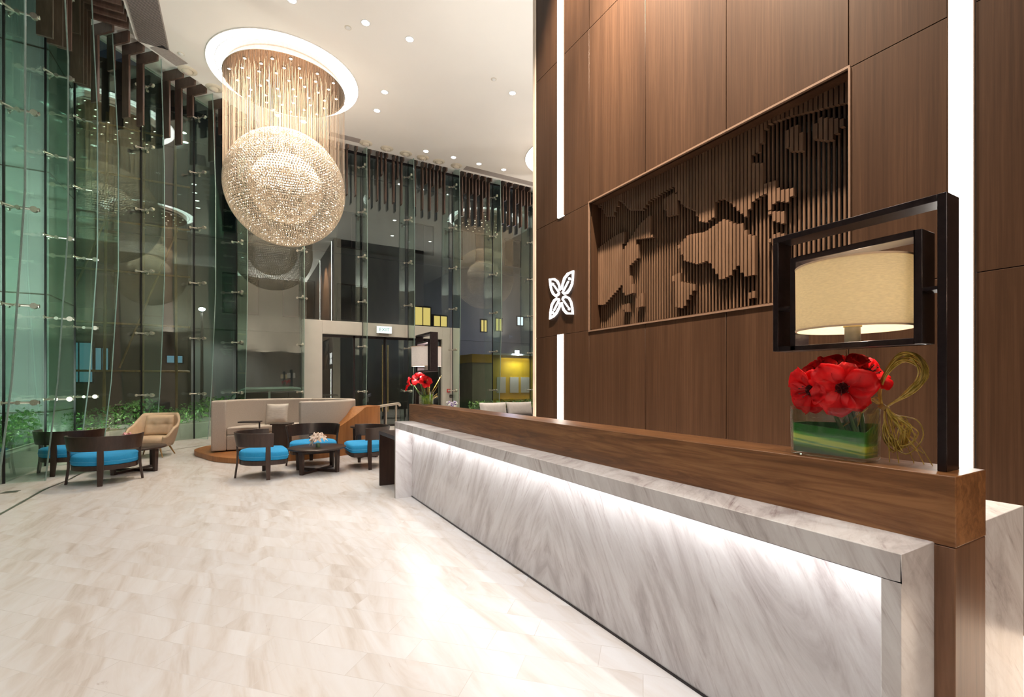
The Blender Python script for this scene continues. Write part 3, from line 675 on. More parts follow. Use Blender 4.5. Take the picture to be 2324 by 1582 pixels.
# ------------------------------------------------------------------ framed counter lamps
def lamp(y, rz, shade, lab, en, col):
    t = empty('counter_lamp', (2.04, y, 1.206), rz, lab, 'lamp', 'framed lamps on the counter ledge')
    B = lambda *a: MB().box(*a)
    B(-.05, .05, -.0125, .0125, 0, .915).build('post', 'lampmetal', t, bevel=.0015, seg=1)
    B(-.05, .05, .0125, .57, .892, .915).box(-.05, .05, .547, .57, .425, .892).build('outer_frame', 'lampmetal', t, bevel=.0015, seg=1)
    f = B(-.05, .05, .052, .074, .425, .812).box(-.05, .05, .474, .496, .425, .812).box(-.05, .05, .074, .474, .79, .812).box(-.05, .05, .074, .547, .425, .445)
    f.build('inner_frame', 'lampmetal', t, bevel=.0015, seg=1)
    B(-.05, .03, .0125, .052, .60, .612).build('bracket', 'lampmetal', t, smooth=0); B(-.05, .03, .496, .547, .60, .612).build('bracket', 'lampmetal', t, smooth=0)
    sh = MB(); n = 56
    sh.lathe([(.188, .495), (.190, .745), (.186, .745), (.184, .495)], n, (0, .285), closed=True); so = sh.build('shade', shade, t, smooth=60)
    MB().lathe([(.190, .494), (.191, .500), (.185, .500), (.184, .494)], n, (0, .285), closed=True).build('lower_rim', 'tan', so)
    MB().lathe([(.191, .741), (.1915, .747), (.185, .747), (.185, .741)], n, (0, .285), closed=True).build('upper_rim', 'tan', so)
    w = MB()
    for a in range(3):
        c = (math.cos(a * 2.094 + .5), math.sin(a * 2.094 + .5)); w.tube([(.02 * c[0], .285 + .02 * c[1], .522), (.186 * c[0], .285 + .186 * c[1], .510)], .0018, 5)
    w.build('shade_ring', 'brass', so)
    st = MB().lathe([(.026, .445), (.026, .505)], 24, (0, .285)).build('stem', 'brushed', t)
    MB().lathe([(.030, .505), (.030, .512), (.023, .513), (.023, .530)], 24, (0, .285)).build('socket', 'brass', st)
    MB().ball((0, .285, .60), .034, 16, 10, (1, 1, 1.3)).build('bulb', 'bulb', st)
    light('bulb_lamp', 'POINT', (0, .285, .60), en, col, t, shadow_soft_size=.045)
    return t
lamp(.655, 0, M['shade_linen'], 'large lamp with a linen drum shade in dark frames at the near counter end', 27, (1, .87, .68))
lamp(6.13, PI, M['shade_white'], 'framed lamp with a glowing white drum shade at the far end of the counter', 140, (1, .95, .90))

# ------------------------------------------------------------------ vases, flowers, willow bundles
def rrect(hx, hy, r, n=6):
    out = []
    for cx_, cy_, a0 in ((hx - r, hy - r, 0), (-hx + r, hy - r, 90), (-hx + r, -hy + r, 180), (hx - r, -hy + r, 270)):
        for k in range(n + 1):
            a = R(a0 + 90 * k / n); out.append((cx_ + r * math.cos(a), cy_ + r * math.sin(a)))
    return out
def vase(loc, lab, hx, hy, h, mat_band):
    t = empty('glass_vase', loc, 0, lab, 'vase', 'glass vases on the counter ledge')
    rg = lambda k, z, r=.02: [(x, y, z) for x, y in rrect(hx + k, hy + k, r + k)]
    MB().loft([rg(-.008, 0), rg(-.002, .004), rg(0, .014), rg(.0015, h * .5), rg(.001, h), rg(-.004, h), rg(-.0045, h * .5), rg(-.007, .016), rg(-.014, .012)]).build('glass_body', 'vase', t, smooth=60)
    b = MB(); bl = rrect(hx - .0075, hy - .0075, .016); n = len(bl)
    zt = lambda p: .118 + .010 * (p[1] / hy) * (1 if p[0] < 0 else -.5) + (.014 if p[0] > 0 else 0)
    vs = [(x, y, .014) for x, y in bl] + [(x, y, zt((x, y))) for x, y in bl] + [(x * .94, y * .97, zt((x, y))) for x, y in bl] + [(x * .94, y * .97, .014) for x, y in bl]
    fs = []
    for j in range(3):
        for i in range(n): fs.append((j * n + i, j * n + (i + 1) % n, (j + 1) * n + (i + 1) % n, (j + 1) * n + i))
    b.add(vs, fs); b.build('leaf_wrap', mat_band, t, smooth=50)
    MB().prism(rrect(hx - .012, hy - .012, .014), .014, .100).build('water', 'water', t, smooth=0)
    return t
vase((2.008, .992, 1.207), 'rectangular clear glass vase lined with a striped green leaf beside the large lamp', .063, .138, .196, 'band')
vase((2.02, 5.80, 1.207), 'small clear glass vase holding bright moss at the far end of the counter', .075, .075, .17, leaf_mat('moss', [(.3, (.06, .20, .01)), (.7, (.28, .50, .03))], (40, 40, 40)))

def bloom(c, d, size, root, lab, group, ph=0, pm='red_petal'):
    t = empty('amaryllis_bloom', c, 0, lab, 'flower', group)
    q = Vector(d).to_track_quat('Z', 'Y').to_matrix().to_4x4()
    for k in range(6):
        a0 = k * PI / 3 + ph; big = 1.0 if k % 2 == 0 else .9; wv = random.uniform(-.08, .08); L = size * big * random.uniform(.94, 1.05)
        def fn(u, v, a0=a0, L=L, wv=wv, big=big):
            vv = v * 2 - 1
            rad = .006 + L * (.22 * u + .78 * u ** 1.7) ; h = L * (.95 * u - .55 * u ** 2.6)
            wd = L * .74 * big * (math.sin(PI * min(1, u * .86 + .06)) ** .6) * (1 - .05 * u)
            cup = .28 * vv * vv * wd
            x = rad; y = vv * wd * (.25 + .9 * u if u < .6 else .8); z = h + cup + L * (.03 * math.sin(7 * u + 5 * vv) + .05 * u * u * math.sin(9 * vv + 3 * a0)) + wv * L * u * 1.5
            return (x * math.cos(a0) - y * math.sin(a0), x * math.sin(a0) + y * math.cos(a0), z)
        MB().grid(fn, 9, 6).xf(q).build('petal', pm, t, smooth=180, solid=.0012)
    s = MB()
    for k in range(6):
        a = k * 1.047 + .4; e = Vector((math.cos(a) * .22 * size, math.sin(a) * .22 * size, size * .62))
        s.tube([(0, 0, .01), tuple(e * .55), tuple(e)], .0012, 5); s.ball(tuple(e), .0032, 6, 4)
    s.xf(q).build('stamens', 'throat' if pm == 'red_petal' else 'anther', t)
    MB().lathe([(.003, -.004), (.012, .006), (.022, .026), (.02, .03), (.009, .012)], 12).xf(q).build('throat', 'throat' if pm == 'red_petal' else 'stem', t)
    b = -Vector(d) * .02; rt = Vector(root) - Vector(c)
    MB().tube(spline([tuple(b * .2), tuple(b * 2.2), tuple(rt * .55 + b * .6), tuple(rt)], 6, False), .0075 if size > .07 else .005, 8).build('flower_stem', 'stem', t)
    return t
NG = 'red amaryllis blooms in the near vase'
bloom((2.005, .962, 1.478), (-.80, -.42, -.05), .104, (2.015, .90, 1.24), 'largest open red amaryllis bloom facing forward with a dark throat', NG, .3)
bloom((1.995, 1.052, 1.470), (-.74, .25, -.12), .096, (2.0, .915, 1.24), 'lowest left red amaryllis bloom, drooping toward the vase corner', NG)
bloom((2.06, 1.050, 1.520), (-.65, .25, .45), .082, (2.01, .91, 1.24), 'upright red amaryllis bloom behind the drooping one', NG, .2)
bloom((2.05, .975, 1.535), (-.55, -.10, .62), .084, (2.02, .90, 1.24), 'topmost red amaryllis bloom pointing up above the largest one', NG, .5)
bloom((2.095, .925, 1.520), (-.05, -.72, .50), .084, (2.03, .895, 1.24), 'rear red amaryllis bloom nearest the willow loop', NG, .1)
FG = 'red amaryllis blooms in the far vase'
bloom((1.88, 5.98, 1.46), (-.85, .25, .25), .095, (2.02, 5.82, 1.24), 'red amaryllis bloom in the far vase, lowest and leftmost', FG)
bloom((1.95, 5.88, 1.52), (-.55, -.55, .50), .095, (2.02, 5.80, 1.24), 'red amaryllis bloom in the far vase, upper middle', FG, .3)
bloom((1.99, 5.79, 1.49), (.15, -.85, .35), .085, (2.03, 5.79, 1.24), 'red amaryllis bloom in the far vase, nearest the lamp frame', FG, .1)

tw = empty('willow_bundle', (2.075, .845, 1.41), 0, 'bundle of bent willow twigs tied into a loop beside the near vase', 'twig bundle')
lp, tl = MB(), MB()
J = lambda s: random.uniform(-s, s)
for i in range(26):
    o = J(.010); k = 1 + J(.10)
    P = [(J(.008), .012 + o * .3, -.004), (o * 1.4, .020 + o, .055 * k), (o * 1.8, .000 + o, .125 * k), (J(.02), -.045 + o, .178 * k), (J(.02), -.090 + o, .170 * k), (J(.02), -.112 + o * .8, .120 * k), (J(.014), -.075 + o, .060 * k), (J(.008), -.02, .012), (J(.004), .004, -.006)]
    lp.tube(spline(P, 6, False), .0023 + J(.0005), 5)
for i in range(20):
    o = J(.012); a = random.uniform(.25, 1.0)
    P = [(J(.004), 0, 0), (J(.012), -.030 * a + o * .4, -.030), (J(.02), -.105 * a + o, -.062 + J(.02)), (J(.02), -.122 * a + o, -.100 - J(.02)), (J(.02), -.075 * a + o, -.150 + J(.02)), (J(.014), -.010 * a + o, -.115 + J(.02)), (J(.006), .004, -.05), (J(.004), .004, -.008)]
    tl.tube(spline(P, 6, False), .0021, 5)
for i in range(9):
    e = (J(.03), -.02 - i * .014, -.16 - .043 * (i % 2 == 0))
    tl.tube(spline([(0, 0, 0), (J(.01), -.01 - i * .004, -.07), (e[0] * .7, e[1] * .7, -.13), e], 6, False), .0015, 5)
for i in range(7):
    tl.tube(spline([(0, .01, 0), (-.01 + J(.01), .03, .010 + i * .004), (-.03 + J(.02), .055 + J(.01), .030 - i * .004), (-.045 + J(.02), .09 + J(.03), -.02 + J(.06))], 5, False), .0014, 5)
for e in (((-.06, .10, -.07), (-.07, .16, -.12)), ((-.05, .10, -.06), (-.068, .15, -.12))): tl.tube([(-.02, .05, -.01), *e], .0014, 5)
lp.build('loop', 'twig', tw); tl.build('loose_ends', 'twig', tw)
MB().tube([(0, .014, -.012), (.004, .004, .004)], [.017, .016], 10).build('binding', 'bamboo', tw)
tp = empty('upright_twig', (2.06, .968, 1.30), 0, 'single yellow twig rising above the near red blooms', 'twig')
MB().tube([(0, 0, 0), (.002, .0, .25), (0, .004, .325), (-.004, .000, .338)], .0016, 5).build('twig', 'bamboo', tp)
tw2 = empty('willow_bundle', (2.06, 5.86, 1.207), 0, 'loose willow twigs sprouting behind the far vase', 'twig bundle')
q = MB()
for i in range(22):
    a = random.uniform(0, 6.28); l = random.uniform(.10, .30); h = random.uniform(.02, .38)
    q.tube(spline([(.03, .03, .002 + .10 * (h > .15)), (.03 + .3 * l * math.cos(a), .03 + .3 * l * math.sin(a), h * .6 + .01), (.03 + .6 * l * math.cos(a), .03 + .6 * l * math.sin(a), h + .004)], 5, False), .0022, 5)
q.build('twigs', 'twig', tw2)

# ------------------------------------------------------------------ chandelier and ring lights
CXY = (.89, 12.75); RS = 1.335; ZC = 6.2 - CEIL
ch = empty('chandelier', (*CXY, CEIL), 0, 'giant crystal ball chandelier hung on fine wires from a round canopy', 'chandelier')
MB().lathe([(1.345, 0), (1.345, -.20), (1.325, -.215), (1.31, -.20), (0, -.195)], 96).build('canopy', 'canopy', ch)
MB().lathe([(1.347, -.196), (1.35, -.214), (1.33, -.218), (1.325, -.205)], 96, closed=True).build('canopy_rim', 'steel', ch)
for k in range(41):
    r = 1.24 * math.sqrt((k + .6) / 41); a = k * 2.39996
    s_ = MB().lathe([(.030, -.196), (.030, -.215), (.040, -.215), (.040, -.196)], 14, (r * math.cos(a), r * math.sin(a)), closed=True).build('spotlight', 'steel', ch)
    MB().lathe([(0, -.208), (.029, -.208)], 14, (r * math.cos(a), r * math.sin(a))).build('spot_lens', 'spotlens', s_, smooth=0)
wires = MB()
nw = 560
for k in range(nw):
    r = RS * .995 * math.sqrt((k + .5) / nw); a = k * 2.39996; x, y = r * math.cos(a), r * math.sin(a)
    zt = ZC + math.sqrt(max(0, RS * RS - r * r))
    wires.tube([(x, y, -.2), (x, y, zt)], .0022, 3, caps=False)
for k in range(150):
    a = 2 * PI * k / 150; wires.tube([(RS * .998 * math.cos(a), RS * .998 * math.sin(a), -.2), (RS * .998 * math.cos(a), RS * .998 * math.sin(a), ZC)], .0022, 3, caps=False)
w = wires.build('suspension_wires', 'wire', ch, smooth=0); w['kind'] = 'stuff'
PHI = (1 + 5 ** .5) / 2
ICO = [Vector(v).normalized() for v in ((-1, PHI, 0), (1, PHI, 0), (-1, -PHI, 0), (1, -PHI, 0), (0, -1, PHI), (0, 1, PHI), (0, -1, -PHI), (0, 1, -PHI), (PHI, 0, -1), (PHI, 0, 1), (-PHI, 0, -1), (-PHI, 0, 1))]
ICF = [(0, 11, 5), (0, 5, 1), (0, 1, 7), (0, 7, 10), (0, 10, 11), (1, 5, 9), (5, 11, 4), (11, 10, 2), (10, 7, 6), (7, 1, 8), (3, 9, 4), (3, 4, 2), (3, 2, 6), (3, 6, 8), (3, 8, 9), (4, 9, 5), (2, 4, 11), (6, 2, 10), (8, 6, 7), (9, 8, 1)]
def beads(rad, step, br, name):
    b = MB(); nr = int(PI * rad / step)
    for i in range(1, nr):
        th = PI * i / nr; n = max(1, int(2 * PI * rad * math.sin(th) / step)); off = random.random()
        for k in range(n):
            a = 2 * PI * (k + off) / n; c = Vector((rad * math.sin(th) * math.cos(a), rad * math.sin(th) * math.sin(a), ZC + rad * math.cos(th)))
            e = Euler((random.random() * 6, random.random() * 6, random.random() * 6)).to_matrix()
            b.add([c + e @ v * br for v in ICO], ICF)
    me = bpy.data.meshes.new(name); me.from_pydata(b.v, [], b.f); me.materials.append(M['crystal'])
    o = bpy.data.objects.new(name, me); COL.objects.link(o); o.parent = ch; o['kind'] = 'stuff'; return o
beads(RS, .058, .0215, 'outer_crystal_beads')
beads(.80, .060, .0205, 'inner_crystal_beads')
light('ball_fill', 'AREA', (0, 0, ZC + .2), 120, (1, .90, .78), ch, (PI, 0, 0), shape='DISK', size=1.5)  # added lamp inside the ball, facing up to brighten the ceiling
light('canopy_lamp', 'AREA', (0, 0, -.26), 500, (1, .84, .64), ch, shape='DISK', size=2.4, spread=R(110))
def ring(c, ro, ri, lab):
    t = empty('ring_light', (*c, CEIL), 0, lab, 'ring light', 'ring lights in the ceiling')
    MB().lathe([(ri, -.004), (ri, -.016), (ro, -.016), (ro, -.004)], 128).build('diffuser_ring', 'ring', t, smooth=0)
    MB().lathe([(ro, 0), (ro + .012, 0), (ro + .012, -.02), (ro, -.02)], 128, closed=True).lathe([(ri - .012, 0), (ri, 0), (ri, -.02), (ri - .012, -.02)], 128, closed=True).build('trim', 'ceiling', t)
ring((.89, 12.74), 1.66, 1.49, 'glowing white ring light around the chandelier canopy')
dup(ch, loc=(9.5, 12.6, CEIL), label='second crystal ball chandelier hidden behind the brown wall')
ring((9.5, 12.6), 1.62, 1.45, 'glowing white ring light mostly hidden behind the brown wall')

# ------------------------------------------------------------------ lounge furniture
def make_chair(lab, group):
    t = empty('barrel_chair', (0, 0, 0), 0, lab, 'chair', group)
    def arc(rad, a): return (rad * math.sin(a), -rad * math.cos(a))
    A = R(98); n = 28
    def sect(i):
        a = -A + 2 * A * i / n
        o = [(*arc(.405, a), .50), (*arc(.430, a), .50), (*arc(.462, a), .735 if abs(i - n / 2) > 99 else .715), (*arc(.440, a), .715)]
        return o
    MB().loft([sect(i) for i in range(n + 1)]).build('backrest', 'dark_wood', t, bevel=.004)
    def post(a, wd):
        r = Vector((math.sin(a), -math.cos(a), 0)); tt = Vector((-r.y, r.x, 0)); q = MB()
        lv = [(0, .445, wd * .75), (.24, .415, wd), (.40, .410, wd), (.53, .418, wd * .95)]
        q.loft([[tuple(r * (rr + dr) + tt * dt * w_ / 2 + Vector((0, 0, z))) for dr, dt in ((-.014, -1), (.014, -1), (.014, 1), (-.014, 1))] for z, rr, w_ in lv])
        return q
    for a, wd in ((0, .078), (R(88), .070), (R(-88), .070)): post(a, wd).build('leg', 'dark_wood', t, bevel=.003)
    def dsh(k, n=20, fr=.29):
        p = [(k * math.sin(R(-90 + 180 * i / n)), -k * math.cos(R(-90 + 180 * i / n))) for i in range(n + 1)]
        return p + [(k * .985, fr * .55), (k * .90, fr * .9), (k * .7, fr * 1.0), (0, fr * 1.04), (-k * .7, fr), (-k * .90, fr * .9), (-k * .985, fr * .55)]
    MB().prism(dsh(.388, fr=.26), .215, .285).build('seat_frame', 'dark_wood', t, bevel=.004)
    lo = lambda k, z, fr: [(x, y, z) for x, y in dsh(k, fr=fr)]
    cu = MB().loft([lo(.375, .287, .262), lo(.392, .300, .28), lo(.395, .36, .285), lo(.390, .405, .280), lo(.365, .425, .255), lo(.22, .437, .15)]).build('seat_cushion', 'blue', t, smooth=70)
    MB().tube([(x, y, .345) for x, y in dsh(.397, fr=.287)], .004, 6, closed=True).build('piping', 'blue_pipe', cu)
    return t
CG = 'blue barrel chairs in the lounge'
c0 = make_chair('dark wood barrel chair with blue seat at the left, turned away, beside the floor line', CG)
c0.location = (-1.83, 9.26, 0); c0.rotation_euler.z = R(3)
dup(c0, loc=(-2.52, 10.50, 0), rz=R(-16), label='dark wood barrel chair with blue seat partly behind the green glass fin')
dup(c0, loc=(.315, 8.57, 0), rz=R(-88), label='dark wood barrel chair with blue seat left of the round table with lilies')
dup(c0, loc=(1.095, 9.335, 0), rz=R(178), label='dark wood barrel chair with blue seat behind the round table with lilies, facing forward')
dup(c0, loc=(1.85, 8.66, 0), rz=R(90), label='dark wood barrel chair with blue seat half hidden by the dark side desk')

def make_table(lab, group, h=.41, r=.455, lg=.27):
    t = empty('round_table', (0, 0, 0), 0, lab, 'table', group)
    MB().lathe([(0, h - .035), (r - .03, h - .035), (r, h - .022), (r, h - .004), (r - .006, h), (0, h)], 48).build('table_top', 'dark_wood', t)
    for a in range(4):
        an = R(45 + 90 * a); u = Vector((math.cos(an), math.sin(an), 0)); tt = Vector((-u.y, u.x, 0)); rr = lg * 1.414
        MB().hexa([u * (rr - .022) - tt * .03, u * (rr + .02) - tt * .03, u * (rr + .02) + tt * .03, u * (rr - .022) + tt * .03],
                  [u * (rr - .02) - tt * .04 + Vector((0, 0, h - .034)), u * (rr + .03) - tt * .04 + Vector((0, 0, h - .034)), u * (rr + .03) + tt * .04 + Vector((0, 0, h - .034)), u * (rr - .02) + tt * .04 + Vector((0, 0, h - .034))]).build('leg', 'dark_wood', t, bevel=.003)
    k = lg - .02
    MB().bar((-k, -k, .022), (k, k, .022), .05, .04).bar((-k, k, .0225), (k, -k, .0225), .05, .041).build('cross_base', 'dark_wood', t, bevel=.003)
    return t
TG = 'round dark wood tables in the lounge'
t0 = make_table('round dark wood coffee table holding a small glass of lilies', TG); t0.location = (1.07, 8.55, 0)
dup(t0, loc=(-1.63, 10.10, 0), rz=R(12), label='round dark wood coffee table behind the left blue chair')
t2 = make_table('taller round dark wood table beside the oak ramp wall behind a blue chair', TG, .62, .30, .17); t2.location = (2.12, 9.72, 0)

def posy(loc, lab, flower, mat_, n, group):
    t = empty('flower_glass', loc, 0, lab, 'vase', group)
    MB().lathe([(.036, 0), (.040, .004), (.040, .095), (.037, .095), (.037, .008), (0, .008)], 24).build('glass_body', 'vase', t)
    MB().lathe([(.0345, .010), (.0345, .075), (0, .077)], 20).build('leaf_lining', 'stem', t)
    return t
posy((1.06, 8.42, .41), 'small green-lined glass standing on the lily table', 'lily', 'lily', 6, 'small flower glasses')
posy((-1.72, 10.10, .41), 'small glass of pink flowers on the table behind the left chair', 'flower', 'pink', 5, 'small flower glasses')
def small_bloom(c, d, size, lab, group, m):
    t = empty('lily_bloom', c, 0, lab, 'flower', group); q = Vector(d).to_track_quat('Z', 'Y').to_matrix().to_4x4(); p = MB()
    for k in range(6):
        a0 = k * PI / 3
        def fn(u, v):
            vv = v * 2 - 1; rad = .004 + size * u ** 1.4; h = size * (.7 * u - .45 * u * u); wd = size * .22 * math.sin(PI * min(1, u * .95 + .05)) ** .8
            return (rad * math.cos(a0) - vv * wd * math.sin(a0), rad * math.sin(a0) + vv * wd * math.cos(a0), h + .2 * vv * vv * wd)
        p.grid(fn, 6, 3)
    p.xf(q).build('petals', m, t, smooth=180, solid=.001)
    s = MB()
    for k in range(5):
        a = k * 1.256; s.tube([(0, 0, 0), (.2 * size * math.cos(a), .2 * size * math.sin(a), size * .6)], .0016, 4)
    s.xf(q).build('stamens', 'anther', t)
    return t
for i, (c, d, lb) in enumerate((((1.00, 8.41, .53), (-.9, -.4, .3), 'cream lily drooping left over the glass'), ((1.05, 8.36, .57), (-.1, -.9, .6), 'cream lily facing forward above the glass'), ((1.12, 8.40, .57), (.6, -.5, .6), 'pinkish lily leaning right above the glass'),
                                ((1.06, 8.46, .60), (0, .1, 1), 'cream lily pointing straight up above the glass'), ((1.01, 8.39, .58), (-.7, -.5, .7), 'pale lily between the drooping and the forward one'))):
    small_bloom(c, d, .105, lb, 'lilies on the round table', 'lily')
for i, (c, d) in enumerate((((-1.76, 10.08, .56), (-.6, -.4, .6)), ((-1.70, 10.06, .58), (.2, -.6, .8)), ((-1.66, 10.12, .55), (.7, 0, .5)), ((-1.72, 10.14, .59), (0, .3, 1)))):
    small_bloom(c, d, .10, 'pink flower just showing over the left chair back, %s from the left' % ordw((0, 2, 3, 1)[i]), 'pink flowers on the left table', 'pink')

# tan tub armchair
ac = empty('tub_armchair', (-1.62, 11.92, 0), R(-16), 'tan leather tub armchair with button back and tapered oak legs', 'armchair')
def shell(u, v):                                          # u: left arm front -> round the back -> right arm front, v: bottom -> top
    a = R(-140 + 280 * u); k = abs(2 * u - 1)
    top = .88 if k < .30 else .88 - .46 * min(1, (k - .30) / .60)
    bot = .20 + .07 * k; z = bot + (top - bot) * v
    sq = lambda t, e: math.copysign(abs(t) ** e, t)
    wdt = .30 + .13 * v ** .6; return (sq(math.sin(a), .62) * wdt, sq(math.cos(a), .62) * (.31 + .10 * v) + .02, z)
sh = MB().grid(shell, 48, 10); sh.build('shell', 'tan', ac, smooth=180, solid=.05, bevel=0)
MB().loft([[(x, y + .0, z) for x, y in rrect(.34 - i_, .32 - i_, .16)] for i_, z in ((.08, .19), (.02, .21), (0, .26), (.03, .29))]).build('seat_pan', 'tan', ac, smooth=60)
cu = MB().loft([[(x, y - .04, z) for x, y in rrect(.315 - i_, .31 - i_, .13)] for i_, z in ((.04, .285), (.0, .31), (.0, .37), (.03, .405), (.12, .42))]).build('seat_cushion', 'tan', ac, smooth=70)
ac.scale = (.93, .93, .97)
bc = MB()
def bk(u, v):
    x = (u - .5) * .54; z = .42 + .40 * v
    d = 0
    for bxx in (-.13, .13): d += .035 * math.exp(-((x - bxx) ** 2 + (z - .64) ** 2) / .0028)
    d += .014 * math.exp(-((z - .635) ** 2) / .0006)
    edge = (min(u, 1 - u, .12) / .12) ** .5 * (min(v, 1 - v, .12) / .12) ** .5
    return (x, .265 + .11 * v - .06 * edge + d, z)
bc.grid(bk, 30, 24); bc.build('back_cushion', 'tan', ac, smooth=180, solid=.03)
bt = MB()
for bxx in (-.13, .13): bt.ball((bxx, .30, .64), .010, 10, 8)
bt.build('buttons', 'tan', ac)
for sx, sy in ((-1, -1), (1, -1), (-1, 1), (1, 1)):
    MB().tube([(sx * .22, sy * .20, .22), (sx * .31, sy * .29, 0)], [.021, .011], 12).build('leg', 'oakleg', ac)

# oak platform with its rising ramp wall
pf = empty('oak_platform', (0, 0, 0), 0, 'curved honey oak platform with a rising ramp wall under the booth sofa', 'platform')
edge = spline([(-.90, 11.85), (-.66, 10.90), (-.39, 10.33), (.035, 9.94), (.61, 9.86), (1.25, 9.92), (1.86, 10.13), (2.35, 10.40), (2.66, 10.80), (2.85, 11.5), (2.6, 12.4), (1.8, 13.0), (.6, 13.1), (-.4, 12.75)], 10)
MB().prism(edge, 0, .10).build('deck', 'oak', pf, bevel=.006)
wal = edge[36:82]; tops = []
cen = Vector((1.0, 11.6)); rg = []
for i, p in enumerate(wal):
    t_ = i / (len(wal) - 1); hgt = .105 + .86 * (0 if t_ < .08 else min(1, ((t_ - .08) / .62)) ** 1.15 if t_ < .70 else 1)
    o = Vector(p); n = (cen - o).normalized(); q = o + n * .30
    o2 = o - n * .004
    rg.append([(o2.x, o2.y, .0), (o2.x, o2.y, hgt), (q.x, q.y, hgt + .012), (q.x, q.y, .09)])
MB().loft(rg).build('ramp_wall', 'oak', pf, smooth=30)

# booth sofa (spiral high back)
so = empty('booth_sofa', (0, 0, .10), 0, 'greige high-backed curved booth sofa on the oak platform', 'sofa')
def ell(a, k): return ((.80 + (1.38 + k) * math.cos(a)), (11.12 + (1.16 + k) * math.sin(a)))
def band(a0, a1, ko, ki, z0, z1, n, name, mat_, par, bev=.03, flat=True):
    rr = []
    for i in range(n + 1):
        a = R(a0 + (a1 - a0) * i / n); o = ell(a, ko); q = ell(a, ki); rr.append([(*o, z0), (*o, z1), (*q, z1), (*q, z0)])
    return MB().loft(rr).build(name, mat_, par, bevel=bev, seg=3, smooth=50)
band(184, 62, 0, -.26, .02, 1.02, 30, 'backrest', 'greige', so)
band(61.4, -84, 0, -.20, .02, 1.02, 34, 'outer_backrest', 'greige', so)
band(180, 125, -.262, -.80, .02, .32, 14, 'seat_base', 'greige', so, .02); band(124.6, 62, -.262, -.80, .02, .32, 14, 'seat_base', 'greige', so, .02)
band(178, 126, -.265, -.83, .325, .47, 14, 'seat_cushion', 'greige', so, .05); band(124.4, 62, -.265, -.83, .325, .47, 14, 'seat_cushion', 'greige', so, .05)
band(60, -60, -.205, -.62, .02, .42, 20, 'inner_bench', 'greige', so, .03)
pl = empty('throw_pillow', (.62, 11.62, .80), R(-14), 'square ivory silk pillow leaning in the booth sofa', 'pillow')
def pil(u, v, s):
    a, b = u * 2 - 1, v * 2 - 1; e = (1 - a ** 4) * (1 - b ** 4); k = 1 - .07 * (1 - abs(a)) * abs(b) ** 2
    return (a * .23 * (1 - .08 * (1 - b * b) * 0 - .06 * (b * b < .98) * (1 - abs(b)) * 0) * (1 - .05 * (1 - b * b)), s * .085 * e ** .6, b * .23 * (1 - .05 * (1 - a * a)))
pb = MB().grid(lambda u, v: pil(u, v, 1), 16, 16).grid(lambda u, v: pil(u, v, -1), 16, 16)
pb.xf(Matrix.Rotation(R(-16), 4, 'X')).build('cover', 'silk', pl, smooth=180)
c1 = empty('sofa_side_table', (.10, 10.95, .10), R(-20), 'thin dark C-shaped side table over the left seat of the booth', 'side table')
MB().prism(rrect(.20, .13, .04), .585, .605).build('table_top', 'black', c1); MB().box(.165, .185, -.02, .02, 0, .585).build('post', 'black', c1); MB().prism(rrect(.19, .12, .04), 0, .012).build('base', 'black', c1)
c2 = empty('pedestal_table', (.66, 10.62, .10), R(-25), 'dark wood box pedestal table inside the booth', 'side table')
MB().box(-.14, .14, -.14, .14, .0, .54).build('pedestal', 'dark_wood', c2, bevel=.004); MB().prism(rrect(.18, .17, .03), .54, .57).build('table_top', 'dark_wood', c2, bevel=.004)

# handrail
hr = empty('handrail', (0, 0, 0), 0, 'brushed steel handrail beyond the end of the oak ramp wall', 'handrail')
MB().tube(spline([(2.62, 10.95, .93), (2.95, 11.25, .95), (3.25, 11.52, .965), (3.34, 11.60, .955), (3.37, 11.63, .91)], 6, False), .032, 12).build('rail', 'steel', hr)
for p in ((2.92, 11.22), (3.24, 11.51)):
    MB().tube([(*p, 0), (*p, .93)], .022, 12).tube([(*p, 0), (*p, .012)], .05, 14).tube([(*p, .84), (*p, .88)], .027, 12).build('post', 'steel', hr)

# lounge sofa behind the brown wall with two back cushions
ls = empty('lounge_sofa', (7.3, 13.0, 0), 0, 'low dark sofa in the lounge behind the brown wall', 'sofa')
MB().box(-1.15, 1.15, -.45, .45, .12, .40).build('seat_base', 'charcoal', ls, bevel=.03); MB().box(-1.15, 1.15, .28, .45, .40, .66).build('backrest', 'charcoal', ls, bevel=.03)
for sx in (-1.05, 1.05):
    for sy in (-.36, .36): MB().tube([(sx, sy, 0), (sx, sy, .12)], .025, 10).build('leg', 'black', ls)
def cushion(u, v, s, w, h):
    a, b = u * 2 - 1, v * 2 - 1; e = max(0, (1 - a ** 6) * (1 - b ** 4)); return (a * w * (1 - .04 * (1 - b * b)), s * .13 * e ** .5, b * h * (1 - .06 * (1 - a * a)))
for x, lb in ((6.72, 'plump white back cushion on the lounge sofa, left one of two'), (7.66, 'plump white back cushion on the lounge sofa, right one beside the stone edge')):
    t = empty('back_cushion', (x, 13.05, .63), 0, lb, 'cushion', 'white cushions on the lounge sofa')
    MB().grid(lambda u, v: cushion(u, v, 1, .47, .24), 18, 14).grid(lambda u, v: cushion(u, v, -1, .47, .24), 18, 14).xf(Matrix.Rotation(R(-12), 4, 'X')).build('cover', 'whitecush', t, smooth=180)
lt = empty('lounge_table', (5.42, 12.6, 0), 0, 'low dark table in the lounge seen over the counter', 'table')
MB().box(-.6, .6, -.35, .35, .62, .68).build('table_top', 'dark_wood', lt, bevel=.005)
for sx in (-.55, .55):
    for sy in (-.3, .3): MB().box(sx - .03, sx + .03, sy - .03, sy + .03, 0, .62).build('leg', 'dark_wood', lt)
bk_ = empty('open_brochure', (5.30, 12.35, .68), R(15), 'cream brochure lying on the lounge table', 'brochure')
